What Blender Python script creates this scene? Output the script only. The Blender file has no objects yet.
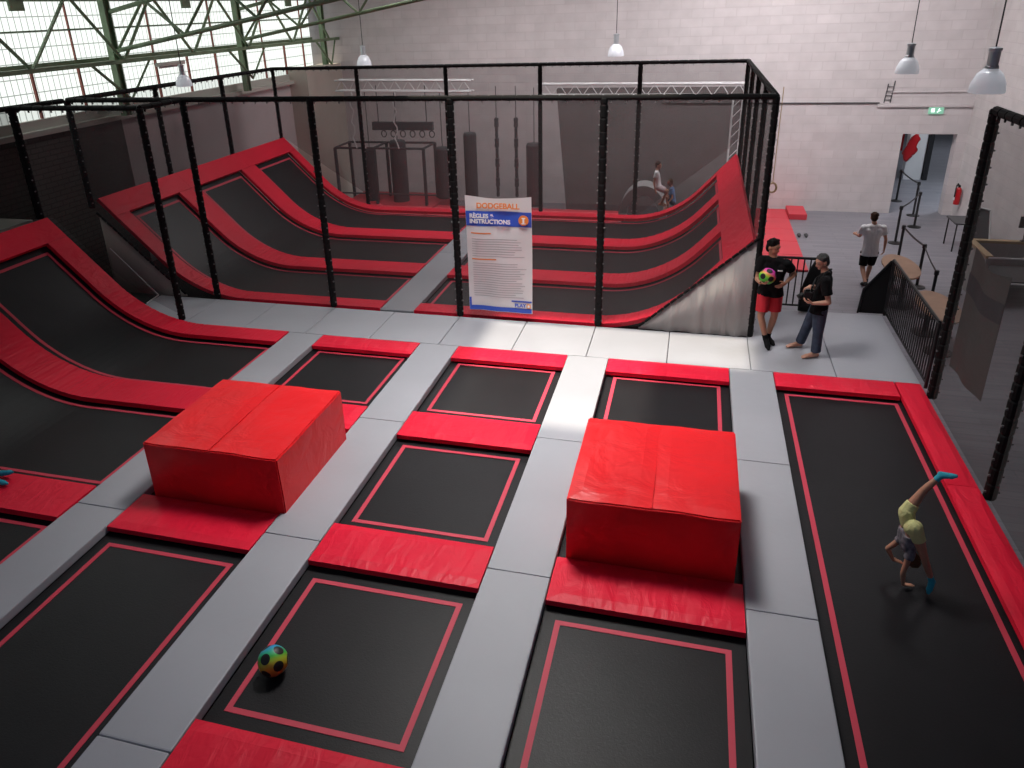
import bpy, bmesh, math, random
from mathutils import Vector, Matrix
random.seed(7)
PI = math.pi
S = bpy.context.scene
COL = S.collection
V = Vector

# ------------------------------------------------------------------ materials
def mat(name, col, rough=.5, metal=0., spec=.5, bump=None, noise=None, emit=None):
    """bump=(scale, strength, stretch xyz), noise=(scale, amount)"""
    m = bpy.data.materials.new(name); m.use_nodes = True
    nt = m.node_tree; b = nt.nodes['Principled BSDF']
    b.inputs['Base Color'].default_value = (*col, 1)
    b.inputs['Roughness'].default_value = rough
    b.inputs['Metallic'].default_value = metal
    b.inputs['Specular IOR Level'].default_value = spec
    if noise or bump:
        tc = nt.nodes.new('ShaderNodeTexCoord')
    if noise:
        n = nt.nodes.new('ShaderNodeTexNoise'); n.inputs['Scale'].default_value = noise[0]
        n.inputs['Detail'].default_value = 5
        nt.links.new(tc.outputs['Object'], n.inputs['Vector'])
        r = nt.nodes.new('ShaderNodeMapRange')
        r.inputs['From Min'].default_value = .3; r.inputs['From Max'].default_value = .7
        r.inputs['To Min'].default_value = 1 - noise[1]; r.inputs['To Max'].default_value = 1 + noise[1]
        nt.links.new(n.outputs['Fac'], r.inputs['Value'])
        mx = nt.nodes.new('ShaderNodeVectorMath'); mx.operation = 'SCALE'
        mx.inputs[0].default_value = col
        nt.links.new(r.outputs['Result'], mx.inputs['Scale'])
        nt.links.new(mx.outputs['Vector'], b.inputs['Base Color'])
    if bump:
        mp = nt.nodes.new('ShaderNodeMapping'); mp.inputs['Scale'].default_value = bump[2]
        nt.links.new(tc.outputs['Object'], mp.inputs['Vector'])
        n2 = nt.nodes.new('ShaderNodeTexNoise'); n2.inputs['Scale'].default_value = bump[0]
        n2.inputs['Detail'].default_value = 3; n2.inputs['Distortion'].default_value = .8
        nt.links.new(mp.outputs['Vector'], n2.inputs['Vector'])
        bp = nt.nodes.new('ShaderNodeBump'); bp.inputs['Strength'].default_value = bump[1]
        bp.inputs['Distance'].default_value = .05
        nt.links.new(n2.outputs['Fac'], bp.inputs['Height'])
        nt.links.new(bp.outputs['Normal'], b.inputs['Normal'])
    if emit:
        b.inputs['Emission Color'].default_value = (*emit[0], 1)
        b.inputs['Emission Strength'].default_value = emit[1]
    return m

def net_mat(name, col, opac):
    m = bpy.data.materials.new(name); m.use_nodes = True
    nt = m.node_tree; nt.nodes.clear()
    out = nt.nodes.new('ShaderNodeOutputMaterial'); mix = nt.nodes.new('ShaderNodeMixShader')
    tr = nt.nodes.new('ShaderNodeBsdfTransparent'); df = nt.nodes.new('ShaderNodeBsdfDiffuse')
    df.inputs['Color'].default_value = (*col, 1)
    mix.inputs['Fac'].default_value = opac
    nt.links.new(tr.outputs[0], mix.inputs[1]); nt.links.new(df.outputs[0], mix.inputs[2])
    nt.links.new(mix.outputs[0], out.inputs['Surface'])
    return m

def brick_mat(name, col, mortar, sc, bumpd, rough=.7, axis='XZ', bw=.5, rh=.2):
    m = mat(name, col, rough)
    nt = m.node_tree; b = nt.nodes['Principled BSDF']
    geo = nt.nodes.new('ShaderNodeNewGeometry')
    sp = nt.nodes.new('ShaderNodeSeparateXYZ'); cb = nt.nodes.new('ShaderNodeCombineXYZ')
    nt.links.new(geo.outputs['Position'], sp.inputs[0])
    nt.links.new(sp.outputs[axis[0]], cb.inputs['X']); nt.links.new(sp.outputs[axis[1]], cb.inputs['Y'])
    br = nt.nodes.new('ShaderNodeTexBrick')
    br.inputs['Color1'].default_value = (*col, 1)
    br.inputs['Color2'].default_value = (*[c * .93 for c in col], 1)
    br.inputs['Mortar'].default_value = (*mortar, 1)
    br.inputs['Scale'].default_value = sc
    br.inputs['Mortar Size'].default_value = .012
    br.inputs['Brick Width'].default_value = bw; br.inputs['Row Height'].default_value = rh
    nt.links.new(cb.outputs[0], br.inputs['Vector'])
    ns = nt.nodes.new('ShaderNodeTexNoise'); ns.inputs['Scale'].default_value = 2.2; ns.inputs['Detail'].default_value = 6
    nt.links.new(cb.outputs[0], ns.inputs['Vector'])
    rp = nt.nodes.new('ShaderNodeMapRange'); rp.inputs['To Min'].default_value = .82; rp.inputs['To Max'].default_value = 1.1
    nt.links.new(ns.outputs['Fac'], rp.inputs['Value'])
    vm = nt.nodes.new('ShaderNodeVectorMath'); vm.operation = 'SCALE'
    nt.links.new(br.outputs['Color'], vm.inputs[0]); nt.links.new(rp.outputs[0], vm.inputs['Scale'])
    nt.links.new(vm.outputs['Vector'], b.inputs['Base Color'])
    bp = nt.nodes.new('ShaderNodeBump'); bp.inputs['Strength'].default_value = .6; bp.inputs['Distance'].default_value = bumpd
    bp.invert = True
    nt.links.new(br.outputs['Fac'], bp.inputs['Height']); nt.links.new(bp.outputs['Normal'], b.inputs['Normal'])
    return m

def plank_mat(name, col):
    m = mat(name, col, .42)
    nt = m.node_tree; b = nt.nodes['Principled BSDF']
    geo = nt.nodes.new('ShaderNodeNewGeometry')
    br = nt.nodes.new('ShaderNodeTexBrick'); br.inputs['Scale'].default_value = 1.
    br.inputs['Brick Width'].default_value = 1.3; br.inputs['Row Height'].default_value = .18
    br.inputs['Mortar Size'].default_value = .004
    br.inputs['Color1'].default_value = (*col, 1); br.inputs['Color2'].default_value = (*[c * .86 for c in col], 1)
    br.inputs['Mortar'].default_value = (*[c * .6 for c in col], 1)
    nt.links.new(geo.outputs['Position'], br.inputs['Vector'])
    mp = nt.nodes.new('ShaderNodeMapping'); mp.inputs['Scale'].default_value = (1.2, 14, 1)
    nt.links.new(geo.outputs['Position'], mp.inputs['Vector'])
    ns = nt.nodes.new('ShaderNodeTexNoise'); ns.inputs['Scale'].default_value = 1.3; ns.inputs['Detail'].default_value = 6
    nt.links.new(mp.outputs[0], ns.inputs['Vector'])
    rp = nt.nodes.new('ShaderNodeMapRange'); rp.inputs['To Min'].default_value = .72; rp.inputs['To Max'].default_value = 1.25
    nt.links.new(ns.outputs['Fac'], rp.inputs['Value'])
    vm = nt.nodes.new('ShaderNodeVectorMath'); vm.operation = 'SCALE'
    nt.links.new(br.outputs['Color'], vm.inputs[0]); nt.links.new(rp.outputs[0], vm.inputs['Scale'])
    nt.links.new(vm.outputs['Vector'], b.inputs['Base Color'])
    return m

def glazing_mat(name, col, strength):
    """daylit wired glass: the pane glows with the sky behind it, the wires do not"""
    m = bpy.data.materials.new(name); m.use_nodes = True
    nt = m.node_tree; b = nt.nodes['Principled BSDF']
    b.inputs['Base Color'].default_value = (.25, .27, .26, 1); b.inputs['Roughness'].default_value = .3
    geo = nt.nodes.new('ShaderNodeNewGeometry')
    sp = nt.nodes.new('ShaderNodeSeparateXYZ'); cb = nt.nodes.new('ShaderNodeCombineXYZ')
    nt.links.new(geo.outputs['Position'], sp.inputs[0])
    nt.links.new(sp.outputs['Y'], cb.inputs['X']); nt.links.new(sp.outputs['Z'], cb.inputs['Y'])
    br = nt.nodes.new('ShaderNodeTexBrick'); br.offset = 0; br.inputs['Scale'].default_value = 1
    br.inputs['Brick Width'].default_value = .145; br.inputs['Row Height'].default_value = .27
    br.inputs['Mortar Size'].default_value = .011
    nt.links.new(cb.outputs[0], br.inputs['Vector'])
    rp = nt.nodes.new('ShaderNodeMapRange'); rp.inputs['To Min'].default_value = strength; rp.inputs['To Max'].default_value = strength * .32
    nt.links.new(br.outputs['Fac'], rp.inputs['Value'])
    b.inputs['Emission Color'].default_value = (*col, 1)
    nt.links.new(rp.outputs[0], b.inputs['Emission Strength'])
    return m

M = {}
M['red'] = mat('red_vinyl', (.84, .011, .018), .38, spec=.38, bump=(2.6, .5, (1, 1, 1)), noise=(1.5, .06))
M['redpad'] = mat('red_pad_vinyl', (.82, .012, .045), .45, spec=.22, bump=(3.5, .38, (2.2, .8, 1)), noise=(1.2, .06))
M['redmat'] = mat('red_mat_vinyl', (.60, .045, .065), .5, noise=(1.2, .05))
M['grey'] = mat('grey_vinyl', (.365, .37, .41), .50, bump=(5, .06, (1, 1, 1)), noise=(.9, .05))
M['bed'] = mat('black_mesh_fabric', (.0135, .0130, .0150), .42, spec=.24, bump=(60, .10, (1, 1, 1)), noise=(2.2, .12))
M['tape'] = mat('red_webbing', (.60, .045, .085), .6)
M['dark'] = mat('black_underframe', (.006, .006, .007), .8)
M['foam'] = mat('black_foam', (.006, .006, .0065), .7, spec=.2)
M['tie'] = mat('pale_cable_tie', (.20, .20, .20), .7)
M['net'] = net_mat('black_netting', (.10, .085, .086), .29)
M['netb'] = net_mat('black_netting_far', (.18, .15, .155), .34)
M['netr'] = net_mat('black_netting_right', (.07, .065, .065), .46)
M['shade_sheet'] = net_mat('dark_shade_mesh', (.035, .027, .025), .72)  # see-through dark tint that puts shade over the back wall
M['banner_back'] = mat('banner_back_grey', (.15, .14, .14), .6, bump=(3, .3, (1, 1, 6)))
M['netd'] = net_mat('dense_black_netting', (.03, .028, .026), .70)
M['apron'] = mat('grey_pvc_sheet', (.36, .34, .335), .8, bump=(2.2, .35, (5, 1, .5)))
M['aprond'] = net_mat('grey_brown_mesh_sheet', (.60, .54, .48), .92)
M['wall'] = brick_mat('white_painted_block', (.66, .615, .62), (.60, .555, .56), 1., .006, rough=.7, axis='XZ', bw=.62, rh=.25)
M['wally'] = brick_mat('white_painted_block_side', (.66, .63, .625), (.60, .57, .57), 1., .006, axis='YZ', bw=.62, rh=.25)
M['wallleft'] = brick_mat('dark_brick', (.10, .098, .09), (.06, .06, .055), 1., .01, axis='YZ', bw=.3, rh=.1)
M['cream'] = mat('cream_plaster', (.55, .5, .44), .8, noise=(1., .06))
M['floor'] = plank_mat('grey_vinyl_planks', (.235, .232, .262))
M['ceil'] = mat('pale_ceiling', (.3, .3, .3), .9, noise=(1, .05))
M['green'] = mat('green_painted_steel', (.16, .23, .13), .5, noise=(3, .25))
M['rust'] = mat('rust_red_mullion', (.30, .09, .07), .6)
M['ledge'] = mat('pale_ledge', (.56, .55, .50), .6)
M['glaze'] = glazing_mat('daylit_wired_glass', (.93, 1, .94), 1.15)
M['blackmetal'] = mat('black_metal', (.012, .012, .013), .4)
M['blackcloth'] = mat('black_cloth', (.010, .010, .011), .9)
M['blacktee'] = mat('black_tshirt', (.007, .007, .008), .9, spec=.15, bump=(9, .5, (1, 1, 1)))
M['alu'] = mat('aluminium', (.72, .72, .73), .45)
M['lampglass'] = mat('ribbed_clear_acrylic', (.62, .64, .68), .2, emit=((.9, .92, 1.), .22))
M['lampmetal'] = mat('brushed_lamp_metal', (.5, .52, .55), .35, metal=.5)
M['lampbulb'] = mat('lamp_bulb', (.9, .8, .6), .4, emit=((1, .78, .45), 1.2))
M['wood'] = mat('brown_table_wood', (.33, .20, .13), .45, noise=(4, .12))
M['tan'] = mat('tan_wood', (.40, .29, .16), .5, noise=(5, .12))
M['extred'] = mat('extinguisher_red', (.5, .01, .015), .3)
M['white'] = mat('white_paint', (.75, .75, .75), .6)
M['exit'] = mat('exit_sign_green', (.15, .4, .28), .4, emit=((.45, .9, .65), .35))
M['exitw'] = mat('exit_sign_white', (.8, .9, .85), .4, emit=((.8, 1, .9), .8))
M['banner'] = mat('white_banner_vinyl', (.70, .70, .71), .5, bump=(1.6, .5, (1, 1, .6)))
M['bblue'] = mat('banner_blue', (.035, .10, .56), .5)
M['borange'] = mat('banner_orange', (.80, .25, .05), .5)
M['bwhite'] = mat('banner_white_ink', (.85, .85, .87), .5)
M['bgrey'] = mat('banner_grey_ink', (.40, .40, .42), .6)
M['skin'] = mat('skin_tan', (.46, .22, .14), .5)
M['skin2'] = mat('skin_fair', (.55, .29, .20), .5)
M['skin3'] = mat('skin_olive', (.42, .21, .13), .5)
M['lips'] = mat('lips', (.38, .12, .10), .5)
M['eyew'] = mat('eye_white', (.38, .36, .35), .4)
M['eyed'] = mat('eye_iris', (.03, .02, .015), .3)
M['hairk'] = mat('black_hair', (.006, .005, .0045), .7, spec=.12, bump=(40, .5, (1, 1, 1)))
M['hairg'] = mat('grey_hair', (.075, .075, .075), .7, spec=.12, bump=(40, .5, (1, 1, 1)))
M['hairb'] = mat('brown_hair', (.05, .025, .015), .6, spec=.12, bump=(40, .5, (1, 1, 1)))
M['hairlb'] = mat('light_brown_hair', (.10, .05, .025), .6, spec=.12, bump=(40, .5, (1, 1, 1)))
M['redshort'] = mat('red_shorts_cloth', (.55, .015, .03), .8, bump=(8, .5, (1, 1, .4)))
M['jean'] = mat('blue_denim', (.036, .052, .088), .85, bump=(9, .6, (1, 1, .5)), noise=(7, .35))
M['whitetee'] = mat('white_tshirt', (.88, .88, .90), .8, bump=(7, .5, (1, 1, .5)))
M['yellow'] = mat('pale_yellow_shorts', (.62, .60, .27), .8, bump=(14, .5, (1, 1, 1)))
M['cyan'] = mat('cyan_socks', (.03, .38, .50), .8)
M['greytop'] = mat('grey_striped_top', (.16, .14, .16), .8, noise=(30, .5))
M['blueshirt'] = mat('blue_shirt', (.10, .19, .36), .8)
M['pinkwhite'] = mat('pale_pink_shorts', (.62, .52, .54), .8)
M['greyfoam'] = mat('grey_foam_vinyl', (.33, .33, .33), .5)
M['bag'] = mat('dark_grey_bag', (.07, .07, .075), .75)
M['plaster'] = mat('mauve_grey_plaster', (.64, .57, .58), .8, noise=(1.2, .06))
M['screen'] = mat('dark_screen', (.02, .02, .022), .3)

def ball_mat(name, black):
    """soccer panels: gradient of hue from the pole down with dark pentagons around the icosahedron's vertices"""
    m = mat(name, (.5, .5, .1), .45)
    nt = m.node_tree; b = nt.nodes['Principled BSDF']
    tc = nt.nodes.new('ShaderNodeTexCoord')
    nrm = nt.nodes.new('ShaderNodeVectorMath'); nrm.operation = 'NORMALIZE'
    nt.links.new(tc.outputs['Object'], nrm.inputs[0])
    sp = nt.nodes.new('ShaderNodeSeparateXYZ'); nt.links.new(nrm.outputs[0], sp.inputs[0])
    mr = nt.nodes.new('ShaderNodeMapRange'); mr.inputs['From Min'].default_value = -1; mr.inputs['From Max'].default_value = 1
    nt.links.new(sp.outputs['Z'], mr.inputs['Value'])
    cr = nt.nodes.new('ShaderNodeValToRGB')
    nt.links.new(mr.outputs[0], cr.inputs['Fac'])
    stops = black
    e = cr.color_ramp.elements
    e[0].position, e[0].color = stops[0][0], (*stops[0][1], 1)
    e[1].position, e[1].color = stops[-1][0], (*stops[-1][1], 1)
    for p, c in stops[1:-1]:
        n = e.new(p); n.color = (*c, 1)
    g = (1 + 5 ** .5) / 2
    vs = []
    for a in (-1, 1):
        for c in (-g, g):
            vs += [V((0, a, c)).normalized(), V((a, c, 0)).normalized(), V((c, 0, a)).normalized()]
    rot = Matrix.Rotation(.5, 3, 'X') @ Matrix.Rotation(.35, 3, 'Y')
    last = None
    for v in vs:
        v = rot @ v
        d = nt.nodes.new('ShaderNodeVectorMath'); d.operation = 'DOT_PRODUCT'; d.inputs[1].default_value = v
        nt.links.new(nrm.outputs[0], d.inputs[0])
        if last is None: last = d.outputs['Value']
        else:
            mx = nt.nodes.new('ShaderNodeMath'); mx.operation = 'MAXIMUM'
            nt.links.new(last, mx.inputs[0]); nt.links.new(d.outputs['Value'], mx.inputs[1]); last = mx.outputs[0]
    gt = nt.nodes.new('ShaderNodeMath'); gt.operation = 'GREATER_THAN'; gt.inputs[1].default_value = .935
    nt.links.new(last, gt.inputs[0])
    mix = nt.nodes.new('ShaderNodeMix'); mix.data_type = 'RGBA'
    nt.links.new(gt.outputs[0], mix.inputs['Factor'])
    nt.links.new(cr.outputs['Color'], mix.inputs['A']); mix.inputs['B'].default_value = (.008, .008, .008, 1)
    nt.links.new(mix.outputs['Result'], b.inputs['Base Color'])
    return m
M['ball1'] = ball_mat('rainbow_ball', [(.0, (.6, .08, .02)), (.20, (.72, .20, .02)), (.38, (.66, .46, .03)), (.52, (.42, .55, .04)), (.66, (.05, .50, .06)), (.82, (.02, .42, .28)), (.95, (.02, .28, .60))])
M['ball2'] = ball_mat('pink_green_ball', [(.0, (.06, .45, .05)), (.34, (.12, .60, .05)), (.46, (.55, .55, .04)), (.56, (.80, .30, .08)), (.70, (.78, .08, .35)), (1., (.55, .03, .45))])

# ------------------------------------------------------------------ mesh helpers
class MB:
    def __init__(s): s.bm = bmesh.new()
    def box(s, x0, x1, y0, y1, z0, z1, bev=0., seg=2, m=None):
        g = bmesh.ops.create_cube(s.bm, size=1.)
        vs = g['verts']
        for v in vs:
            v.co = V(((x0 + x1) / 2 + v.co.x * (x1 - x0), (y0 + y1) / 2 + v.co.y * (y1 - y0), (z0 + z1) / 2 + v.co.z * (z1 - z0)))
        if m is not None:
            for v in vs: v.co = m @ v.co
        if bev:
            es = list({e for v in vs for e in v.link_edges})
            bmesh.ops.bevel(s.bm, geom=es, offset=bev, segments=seg, profile=.6, affect='EDGES')
        return s
    def cyl(s, p0, p1, r0, r1=None, seg=12, caps=True):
        p0, p1 = V(p0), V(p1); r1 = r0 if r1 is None else r1
        d = p1 - p0
        mt = Matrix.Translation((p0 + p1) / 2) @ V((0, 0, 1)).rotation_difference(d.normalized()).to_matrix().to_4x4()
        bmesh.ops.create_cone(s.bm, cap_ends=caps, segments=seg, radius1=r0, radius2=r1, depth=d.length, matrix=mt)
        return s
    def sph(s, c, r, seg=12, rot=None):
        if not hasattr(r, '__len__'): r = (r, r, r)
        mt = Matrix.Translation(V(c)) @ (rot.to_4x4() if rot else Matrix()) @ Matrix.Diagonal((*r, 1))
        nv = max(6, seg * 2 // 3)
        top, bot = s.bm.verts.new(mt @ V((0, 0, 1))), s.bm.verts.new(mt @ V((0, 0, -1)))
        rings = [[s.bm.verts.new(mt @ V((math.sin(PI * k / nv) * math.cos(2 * PI * i / seg), math.sin(PI * k / nv) * math.sin(2 * PI * i / seg), math.cos(PI * k / nv)))) for i in range(seg)] for k in range(1, nv)]
        F = s.bm.faces.new
        for i in range(seg):
            q = (i + 1) % seg
            F((top, rings[0][i], rings[0][q])); F((bot, rings[-1][q], rings[-1][i]))
            for k in range(nv - 2): F((rings[k][i], rings[k + 1][i], rings[k + 1][q], rings[k][q]))
        return s
    def cap(s, p0, r0, p1, r1, seg=14, e0=True, e1=True):
        s.cyl(p0, p1, r0, r1, seg)
        if e0: s.sph(p0, r0, seg)
        if e1: s.sph(p1, r1, seg)
        return s
    def tube(s, pts, r, seg=8):
        for a, b in zip(pts[:-1], pts[1:]): s.cyl(a, b, r, r, seg)
        return s
    def quadstrip(s, a, b):
        va = [s.bm.verts.new(p) for p in a]; vb = [s.bm.verts.new(p) for p in b]
        for i in range(len(a) - 1): s.bm.faces.new((va[i], va[i + 1], vb[i + 1], vb[i]))
        return s
    def loft(s, rings, close=True, caps=True):
        vr = [[s.bm.verts.new(p) for p in r] for r in rings]
        n = len(vr[0])
        for i in range(len(vr) - 1):
            for j in range(n if close else n - 1):
                k = (j + 1) % n
                s.bm.faces.new((vr[i][j], vr[i][k], vr[i + 1][k], vr[i + 1][j]))
        if caps:
            s.bm.faces.new(list(reversed(vr[0]))); s.bm.faces.new(vr[-1])
        return s
    def lathe(s, prof, c=(0, 0, 0), seg=20, caps=True):
        rings = [[(c[0] + r * math.cos(2 * PI * i / seg), c[1] + r * math.sin(2 * PI * i / seg), c[2] + z) for i in range(seg)] for r, z in prof]
        return s.loft(rings, True, caps)
    def prism(s, poly, d):
        """poly: list of 3-D points, extruded by vector d"""
        d = V(d)
        a = [V(p) for p in poly]
        return s.loft([a, [p + d for p in a]], True, True)
    def build(s, name, m, parent=None, world=True, smooth=False, structure=False):
        bm = s.bm
        bmesh.ops.recalc_face_normals(bm, faces=bm.faces[:])
        if parent is None:
            xs = [v.co for v in bm.verts]
            o0 = V(((min(p.x for p in xs) + max(p.x for p in xs)) / 2, (min(p.y for p in xs) + max(p.y for p in xs)) / 2, min(p.z for p in xs)))
        else:
            o0 = WLOC.get(parent.name, V((0, 0, 0))) if world else V((0, 0, 0))
        if o0.length > 0: bmesh.ops.translate(bm, verts=bm.verts[:], vec=-o0)
        me = bpy.data.meshes.new(name); bm.to_mesh(me); bm.free()
        if smooth:
            for p in me.polygons: p.use_smooth = True
        o = bpy.data.objects.new(name, me); COL.objects.link(o)
        me.materials.append(m if not isinstance(m, str) else M[m])
        if parent is None:
            o.location = o0; WLOC[o.name] = o0
        else:
            o.parent = parent; WLOC[o.name] = WLOC.get(parent.name, V((0, 0, 0)))
        if structure: o['kind'] = 'structure'
        return o
WLOC = {}

def tag(o, label, cat, group=None, kind=None):
    o['label'] = label; o['category'] = cat
    if group: o['group'] = group
    if kind: o['kind'] = kind
    return o
def thing(name, label, cat, loc=(0, 0, 0), rotz=0., group=None):
    o = bpy.data.objects.new(name, None); COL.objects.link(o); o.empty_display_size = .1
    o.location = loc; o.rotation_euler = (0, 0, rotz); WLOC[o.name] = V(loc)
    return tag(o, label, cat, group)
def dup(root, loc, rotz, label, group=None):
    r = root.copy(); COL.objects.link(r); r.location = loc; r.rotation_euler = (0, 0, rotz); r['label'] = label
    if group: r['group'] = group
    WLOC[r.name] = V(loc)
    for ch in list(root.children):
        c = ch.copy(); COL.objects.link(c); c.parent = r
        for g in list(ch.children):
            d = g.copy(); COL.objects.link(d); d.parent = c
    return r
def struct(name, mb, m): return mb.build(name, m, structure=True)

# ------------------------------------------------------------------ people
def remesh(mb, name, m, voxel, smooth=4, parent=None, loc=None):
    """one continuous surface out of the overlapping volumes in mb"""
    bm = mb.bm
    me = bpy.data.meshes.new('tmp'); bmesh.ops.recalc_face_normals(bm, faces=bm.faces[:]); bm.to_mesh(me); bm.free()
    o = bpy.data.objects.new('tmp', me); COL.objects.link(o)
    md = o.modifiers.new('r', 'REMESH'); md.mode = 'VOXEL'; md.voxel_size = voxel; md.use_smooth_shade = True
    sm = o.modifiers.new('s', 'SMOOTH'); sm.iterations = smooth; sm.factor = .5
    bpy.context.view_layer.update()
    nm = bpy.data.meshes.new_from_object(o.evaluated_get(bpy.context.evaluated_depsgraph_get()))
    bpy.data.objects.remove(o); bpy.data.meshes.remove(me)
    nm.name = name
    for p in nm.polygons: p.use_smooth = True
    n = bpy.data.objects.new(name, nm); COL.objects.link(n); nm.materials.clear(); nm.materials.append(M[m])
    base = loc if loc is not None else WLOC[parent.name]
    nm.transform(Matrix.Translation(-V(base)))
    if parent is not None: n.parent = parent; WLOC[n.name] = V(base)
    else: n.location = base; WLOC[n.name] = V(base)
    return n
def basis(fwd, up):
    f = V(fwd).normalized(); u = V(up); u = (u - f * u.dot(f)).normalized(); r = f.cross(u)     # r: the person's right
    return f, u, r
def add_hand(mb, wrist, d, pn, s, thumb, curl=(.25, .35, .3), spread=.10):
    """d: direction wrist to fingers, pn: direction the palm faces, thumb: direction of the thumb's side"""
    d = V(d).normalized(); pn = V(pn); pn = (pn - d * pn.dot(d)).normalized()
    sd = d.cross(pn)
    if sd.dot(V(thumb)) < 0: sd = -sd
    w = V(wrist)
    for k in (-1.3, -.45, .4, 1.2):
        mb.cap(w + d * .012 * s + sd * k * .012 * s, .015 * s, w + d * .082 * s + sd * k * .019 * s, .0125 * s, 8)
    L = {1.35: (.036, .024, .018, -.002), .48: (.042, .028, .020, .004), -.42: (.039, .026, .019, .002), -1.25: (.030, .019, .016, -.006)}
    for k, (a, b, c, off) in L.items():
        p = w + d * (.084 + off) * s + sd * k * .0195 * s; dd = (d + sd * k * spread * .6).normalized(); r = (.0092 if k > -1 else .008) * s; ang = 0
        for seg, cu in zip((a, b, c), curl):
            ang += cu; q = p + (dd * math.cos(ang) + pn * math.sin(ang)) * seg * s
            mb.cap(p, r, q, r * .92, 8); p = q; r *= .92
    p = w + d * .022 * s + sd * .022 * s
    for (dv, l, r) in ((d * .55 + sd * .75 + pn * .25, .040, .0125), (d * .78 + sd * .45 + pn * .35, .032, .0105), (d * .9 + sd * .15 + pn * .4, .026, .0095)):
        q = p + V(dv).normalized() * l * s; mb.cap(p, r * s, q, r * .9 * s, 8); p = q
def add_foot(mb, ankle, toe, s, bare=False, fat=1., knee=None):
    a, t = V(ankle), V(toe); d = (t - a); 
    heel = a - d.normalized() * .030 * s + (a - V(knee)).normalized() * .042 * s
    mb.cap(a, .036 * s * fat, heel, .034 * s * fat); ball_ = a + d * .72 
    mb.cap(heel, .032 * s * fat, ball_, .036 * s * fat); mb.cap(a, .036 * s * fat, ball_, .030 * s * fat); mb.cap(ball_, .036 * s * fat, t, .022 * s * fat)
    if bare:
        sd = d.cross(V((0, 0, 1))).normalized()
        for k in range(5):
            o = sd * (k - 2) * .016 * s
            mb.cap(ball_ + o, .014 * s, t + o + d.normalized() * (.018 - .006 * abs(k - 1)) * s, .010 * s, 8)
def head_into(mb, c, f, u, s, neck):
    """c: centre of the head; f: where the face looks; u: up of the head"""
    f, u, r = basis(f, u); R = Matrix((r, f, u)).transposed()
    c = V(c)
    mb.sph(c + u * .025 * s - f * .008 * s, (.076 * s, .094 * s, .092 * s), 20, R)       # skull
    mb.sph(c - u * .045 * s + f * .022 * s, (.058 * s, .066 * s, .066 * s), 16, R)       # jaw and cheeks
    mb.sph(c - u * .092 * s + f * .060 * s, (.026 * s, .024 * s, .020 * s), 12, R)       # chin
    mb.cap(c + u * .012 * s + f * .085 * s, .010 * s, c - u * .030 * s + f * .104 * s, .013 * s, 10)   # nose
    mb.sph(c - u * .034 * s + f * .094 * s, (.018 * s, .014 * s, .010 * s), 10, R)
    mb.cap(c + u * .030 * s + f * .078 * s + r * .036 * s, .012 * s, c + u * .030 * s + f * .078 * s - r * .036 * s, .012 * s, 10)  # brow
    mb.cap(c - u * .062 * s + f * .076 * s + r * .018 * s, .010 * s, c - u * .062 * s + f * .076 * s - r * .018 * s, .010 * s, 8)   # mouth
    for k in (-1, 1): mb.sph(c + r * k * .077 * s - f * .008 * s - u * .008 * s, (.012 * s, .020 * s, .032 * s), 10, R)   # ears
    mb.cap(c - u * .05 * s - f * .015 * s, .052 * s, V(neck), .056 * s)
def face_parts(t, c, f, u, s, hair):
    f, u, r = basis(f, u); c = V(c); R = Matrix((r, f, u)).transposed()
    for k in (-1, 1):
        e = MB().sph(c + u * .010 * s + f * .079 * s + r * k * .031 * s, (.012 * s, .008 * s, .006 * s), 10, R).build('eye', 'eyew', t, smooth=True)
        MB().sph(c + u * .010 * s + f * .087 * s + r * k * .031 * s, .006 * s, 8).build('iris', 'eyed', e, smooth=True)
        MB().cap(c + u * .030 * s + f * .090 * s + r * k * .016 * s, .0045 * s, c + u * .034 * s + f * .080 * s + r * k * .050 * s, .0035 * s, 6).build('eyebrow', hair, t, smooth=True)
    MB().cap(c - u * .060 * s + f * .085 * s - r * .018 * s, .006 * s, c - u * .060 * s + f * .085 * s + r * .018 * s, .006 * s, 8).build('lips', 'lips', t, smooth=True)
def hair_into(mb, c, f, u, s, style):
    f, u, r = basis(f, u); c = V(c); R = Matrix((r, f, u)).transposed()
    mb.sph(c + u * .045 * s - f * .018 * s, (.082 * s, .096 * s, .085 * s), 18, R)
    mb.sph(c - u * .008 * s - f * .052 * s, (.077 * s, .060 * s, .092 * s), 16, R)
    hr = random.Random(5)
    for k in range(70):
        a_, e_ = hr.uniform(0, 2 * PI), hr.uniform(.15, 1.5)
        d_ = r * math.cos(a_) * math.cos(e_) + f * math.sin(a_) * math.cos(e_) + u * math.sin(e_)
        if d_.dot(f) > .72: continue
        mb.sph(c + u * .035 * s - f * .02 * s + d_ * hr.uniform(.078, .092) * s, hr.uniform(.010, .018) * s, 6)
    if style == 'quiff':
        for k in range(-3, 4): mb.cap(c + u * .095 * s + r * k * .018 * s - f * .02 * s, .026 * s, c + u * .108 * s + r * k * .018 * s + f * (.034 - .005 * abs(k)) * s, .020 * s, 8)
    if style == 'long':
        for k in range(-3, 4): mb.cap(c - f * .06 * s + r * k * .02 * s, .026 * s, c - f * .085 * s + r * k * .024 * s - u * .17 * s, .016 * s, 8)
def limb(mb, pts, rs, e0=True, e1=True, seg=14):
    for i in range(len(pts) - 1):
        mb.cap(pts[i], rs[i], pts[i + 1], rs[i + 1], seg, e0 if i == 0 else True, e1 if i == len(pts) - 2 else True)
def lerp(a, b, f): return V(a) + (V(b) - V(a)) * f
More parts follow.
